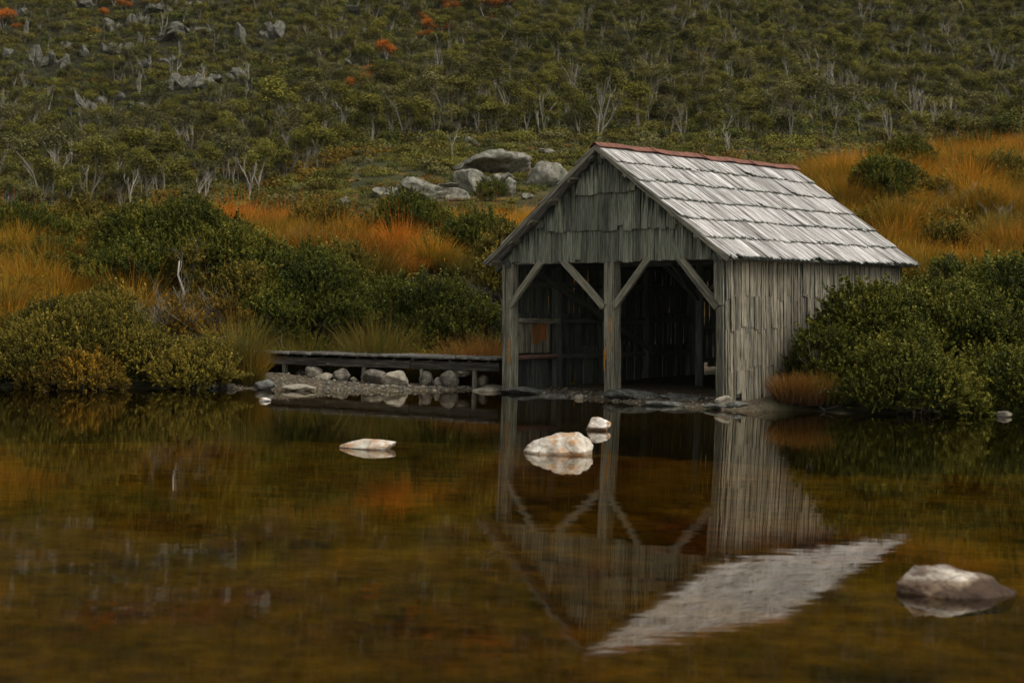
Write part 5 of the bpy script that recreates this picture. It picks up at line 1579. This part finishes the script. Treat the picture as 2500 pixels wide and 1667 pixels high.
# bleached dead trees
special = [(1368 * 1.063, 305 * 1.063, 1.55, 0, 'largest bleached dead tree, many-limbed, above the roof peak'), (1327 * 1.063, 240 * 1.063, 1.0, 4, 'thin dead trunk left of the largest bleached tree'), (1172 * 1.063, 225 * 1.063, 1.1, 2, 'pair of upright dead trunks left of the roof peak'), (568 * 1.063, 458 * 1.063, 1.3, 1, 'pale single-trunked dead-limbed tree at the wood edge on the left'),
           (905 / 2.834, 1420 / 2.834, 1.1, 1, 'short pale dead tree with crooked arms at lower left'), (790 * 1.063, 290 * 1.063, 1.2, 3, 'spreading dead tree in the middle of the hillside'), (1245 * 1.063, 305 * 1.063, 1.2, 2, 'cluster of dead stems above the boulder outcrop'), (1600 + 1515 / 2.613, 390 / 2.613, 1.3, 1, 'lone pale dead tree high on the right hillside'),
           (1600 + 480 / 2.613, 540 / 2.613, 1.1, 2, 'dead tree with upright prongs above the ridge of the shed'), (1600 + 1100 / 2.613, 590 / 2.613, 1.3, 2, 'straight pale trunks in the middle of the right hillside'), (1600 + 1930 / 2.613, 850 / 2.613, 1.2, 1, 'dead tree standing behind the orange knoll'), (1600 + 470 / 2.613, 985 / 2.613, 1.0, 3, 'forked dead tree just above the rusty ridge'),
           (1860 / 2.834, 680 / 2.834, 1.0, 4, 'dead trunk below the split crag'), (1000 / 2.834, 0 + 1010 / 2.834, .9, 4, 'thin dead tree in the woods at the left'), (570 / 2.834, 950 / 2.834, 1.1, 4, 'straight dead trunk below the tall grey boulder'), (1105, 372, .8, 1, 'small pale dead tree in scrub beside the outcrop')]
for u_, v_, s, kd, lab in special:
    x_, y_ = hit(u_, v_ + 8, 100)
    y_ -= 2.2; x_ = (u_ - 1250) / FPX * y_
    tag(mesh_obj('dead_tree', DEAD[kd], None, (x_, y_, T(x_, y_)), (0, 0, u_ % 6), s), lab, 'dead tree', 'bleached dead trees on the hillside')
uu = r.uniform(0, 2500, 230); vv = r.uniform(20, 500, 230)
n = 0
for u_, v_ in zip(uu, vv):
    x_, y_ = hit(u_, v_, 120)
    if y_ < tree_start(u_) + 3 or y_ > 330: continue
    y_ -= 1.5; x_ = (u_ - 1250) / FPX * y_
    kd = int(r.integers(0, 5))
    tag(mesh_obj('dead_tree', DEAD[kd], None, (x_, y_, T(x_, y_)), (r.uniform(-.12, .12), r.uniform(-.12, .12), r.uniform(0, 6.28)), float(r.uniform(.75, 1.25))),
        ['many-limbed', 'crooked', 'several-stemmed', 'wide-armed', 'straight'][kd] + ' pale dead tree among the gums ' + zone(u_, y_), 'dead tree', 'bleached dead trees on the hillside')
# ------------------------------------------------------------------ settle both banks onto the lake's true level
def pull(P):
    P = np.array(P, float)
    k = near_k(P[:, 0], P[:, 1])
    C0 = np.array([0, 0, CH])
    return C0 + (P - C0) * k[:, None], k
for o in list(COL.objects):
    if o.parent is not None or o.type not in ('MESH', 'EMPTY') or o.name in ('boat_shed', 'water', 'lake_bed'):
        continue
    if o.name == 'ground' or o.modifiers:
        me = o.data; n = len(me.vertices)
        co = np.zeros(n * 3, np.float32); me.vertices.foreach_get('co', co)
        P_, k_ = pull(co.reshape(-1, 3))
        me.vertices.foreach_set('co', P_.astype(np.float32).ravel())
        if 'scl' in me.attributes:
            sc = np.zeros(n, np.float32); me.attributes['scl'].data.foreach_get('value', sc)
            me.attributes['scl'].data.foreach_set('value', (sc * k_).astype(np.float32))
        me.update()
        continue
    if o.name.startswith('jetty'):
        # a straight thing keeps straight: its two ends are settled, the deck runs between them
        E, k_ = pull([(J0[0], J0[1], zt), (JE0[0], JE0[1], zt)])
        d = E[1] - E[0]; L0 = JL
        o.rotation_euler = (0, -math.atan2(d[2], math.hypot(d[0], d[1])), math.atan2(d[1], d[0]))
        kk = float(k_.mean())
        o.scale = (float(np.linalg.norm(d)) / L0, kk, kk)
        up = o.rotation_euler.to_matrix() @ Vector((0, 0, zt * kk))
        o.location = Vector(E[0]) - up
        continue
    P_, k_ = pull([o.location])
    o.location = P_[0]
    o.scale = Vector(o.scale) * float(k_[0])
# ------------------------------------------------------------------ thin air over the lake and the hill
V = [(x, y, z) for z in (-2.0, 330.0) for (x, y) in ((-760, -520), (760, -520), (760, 760), (-760, 760))]
F = [(3, 2, 1, 0), (4, 5, 6, 7), (0, 1, 5, 4), (1, 2, 6, 5), (2, 3, 7, 6), (3, 0, 4, 7)]
t = NT('thin_air')
pv = t.n('ShaderNodeVolumePrincipled')
pv.inputs['Color'].default_value = (0.9, 0.9, 0.66, 1)
pv.inputs['Density'].default_value = 0.00006
t.l(pv.outputs[0], t.out.inputs['Volume'])
tag(mesh_obj('haze', make_mesh('haze', V, [F], t.m)), kind='stuff')
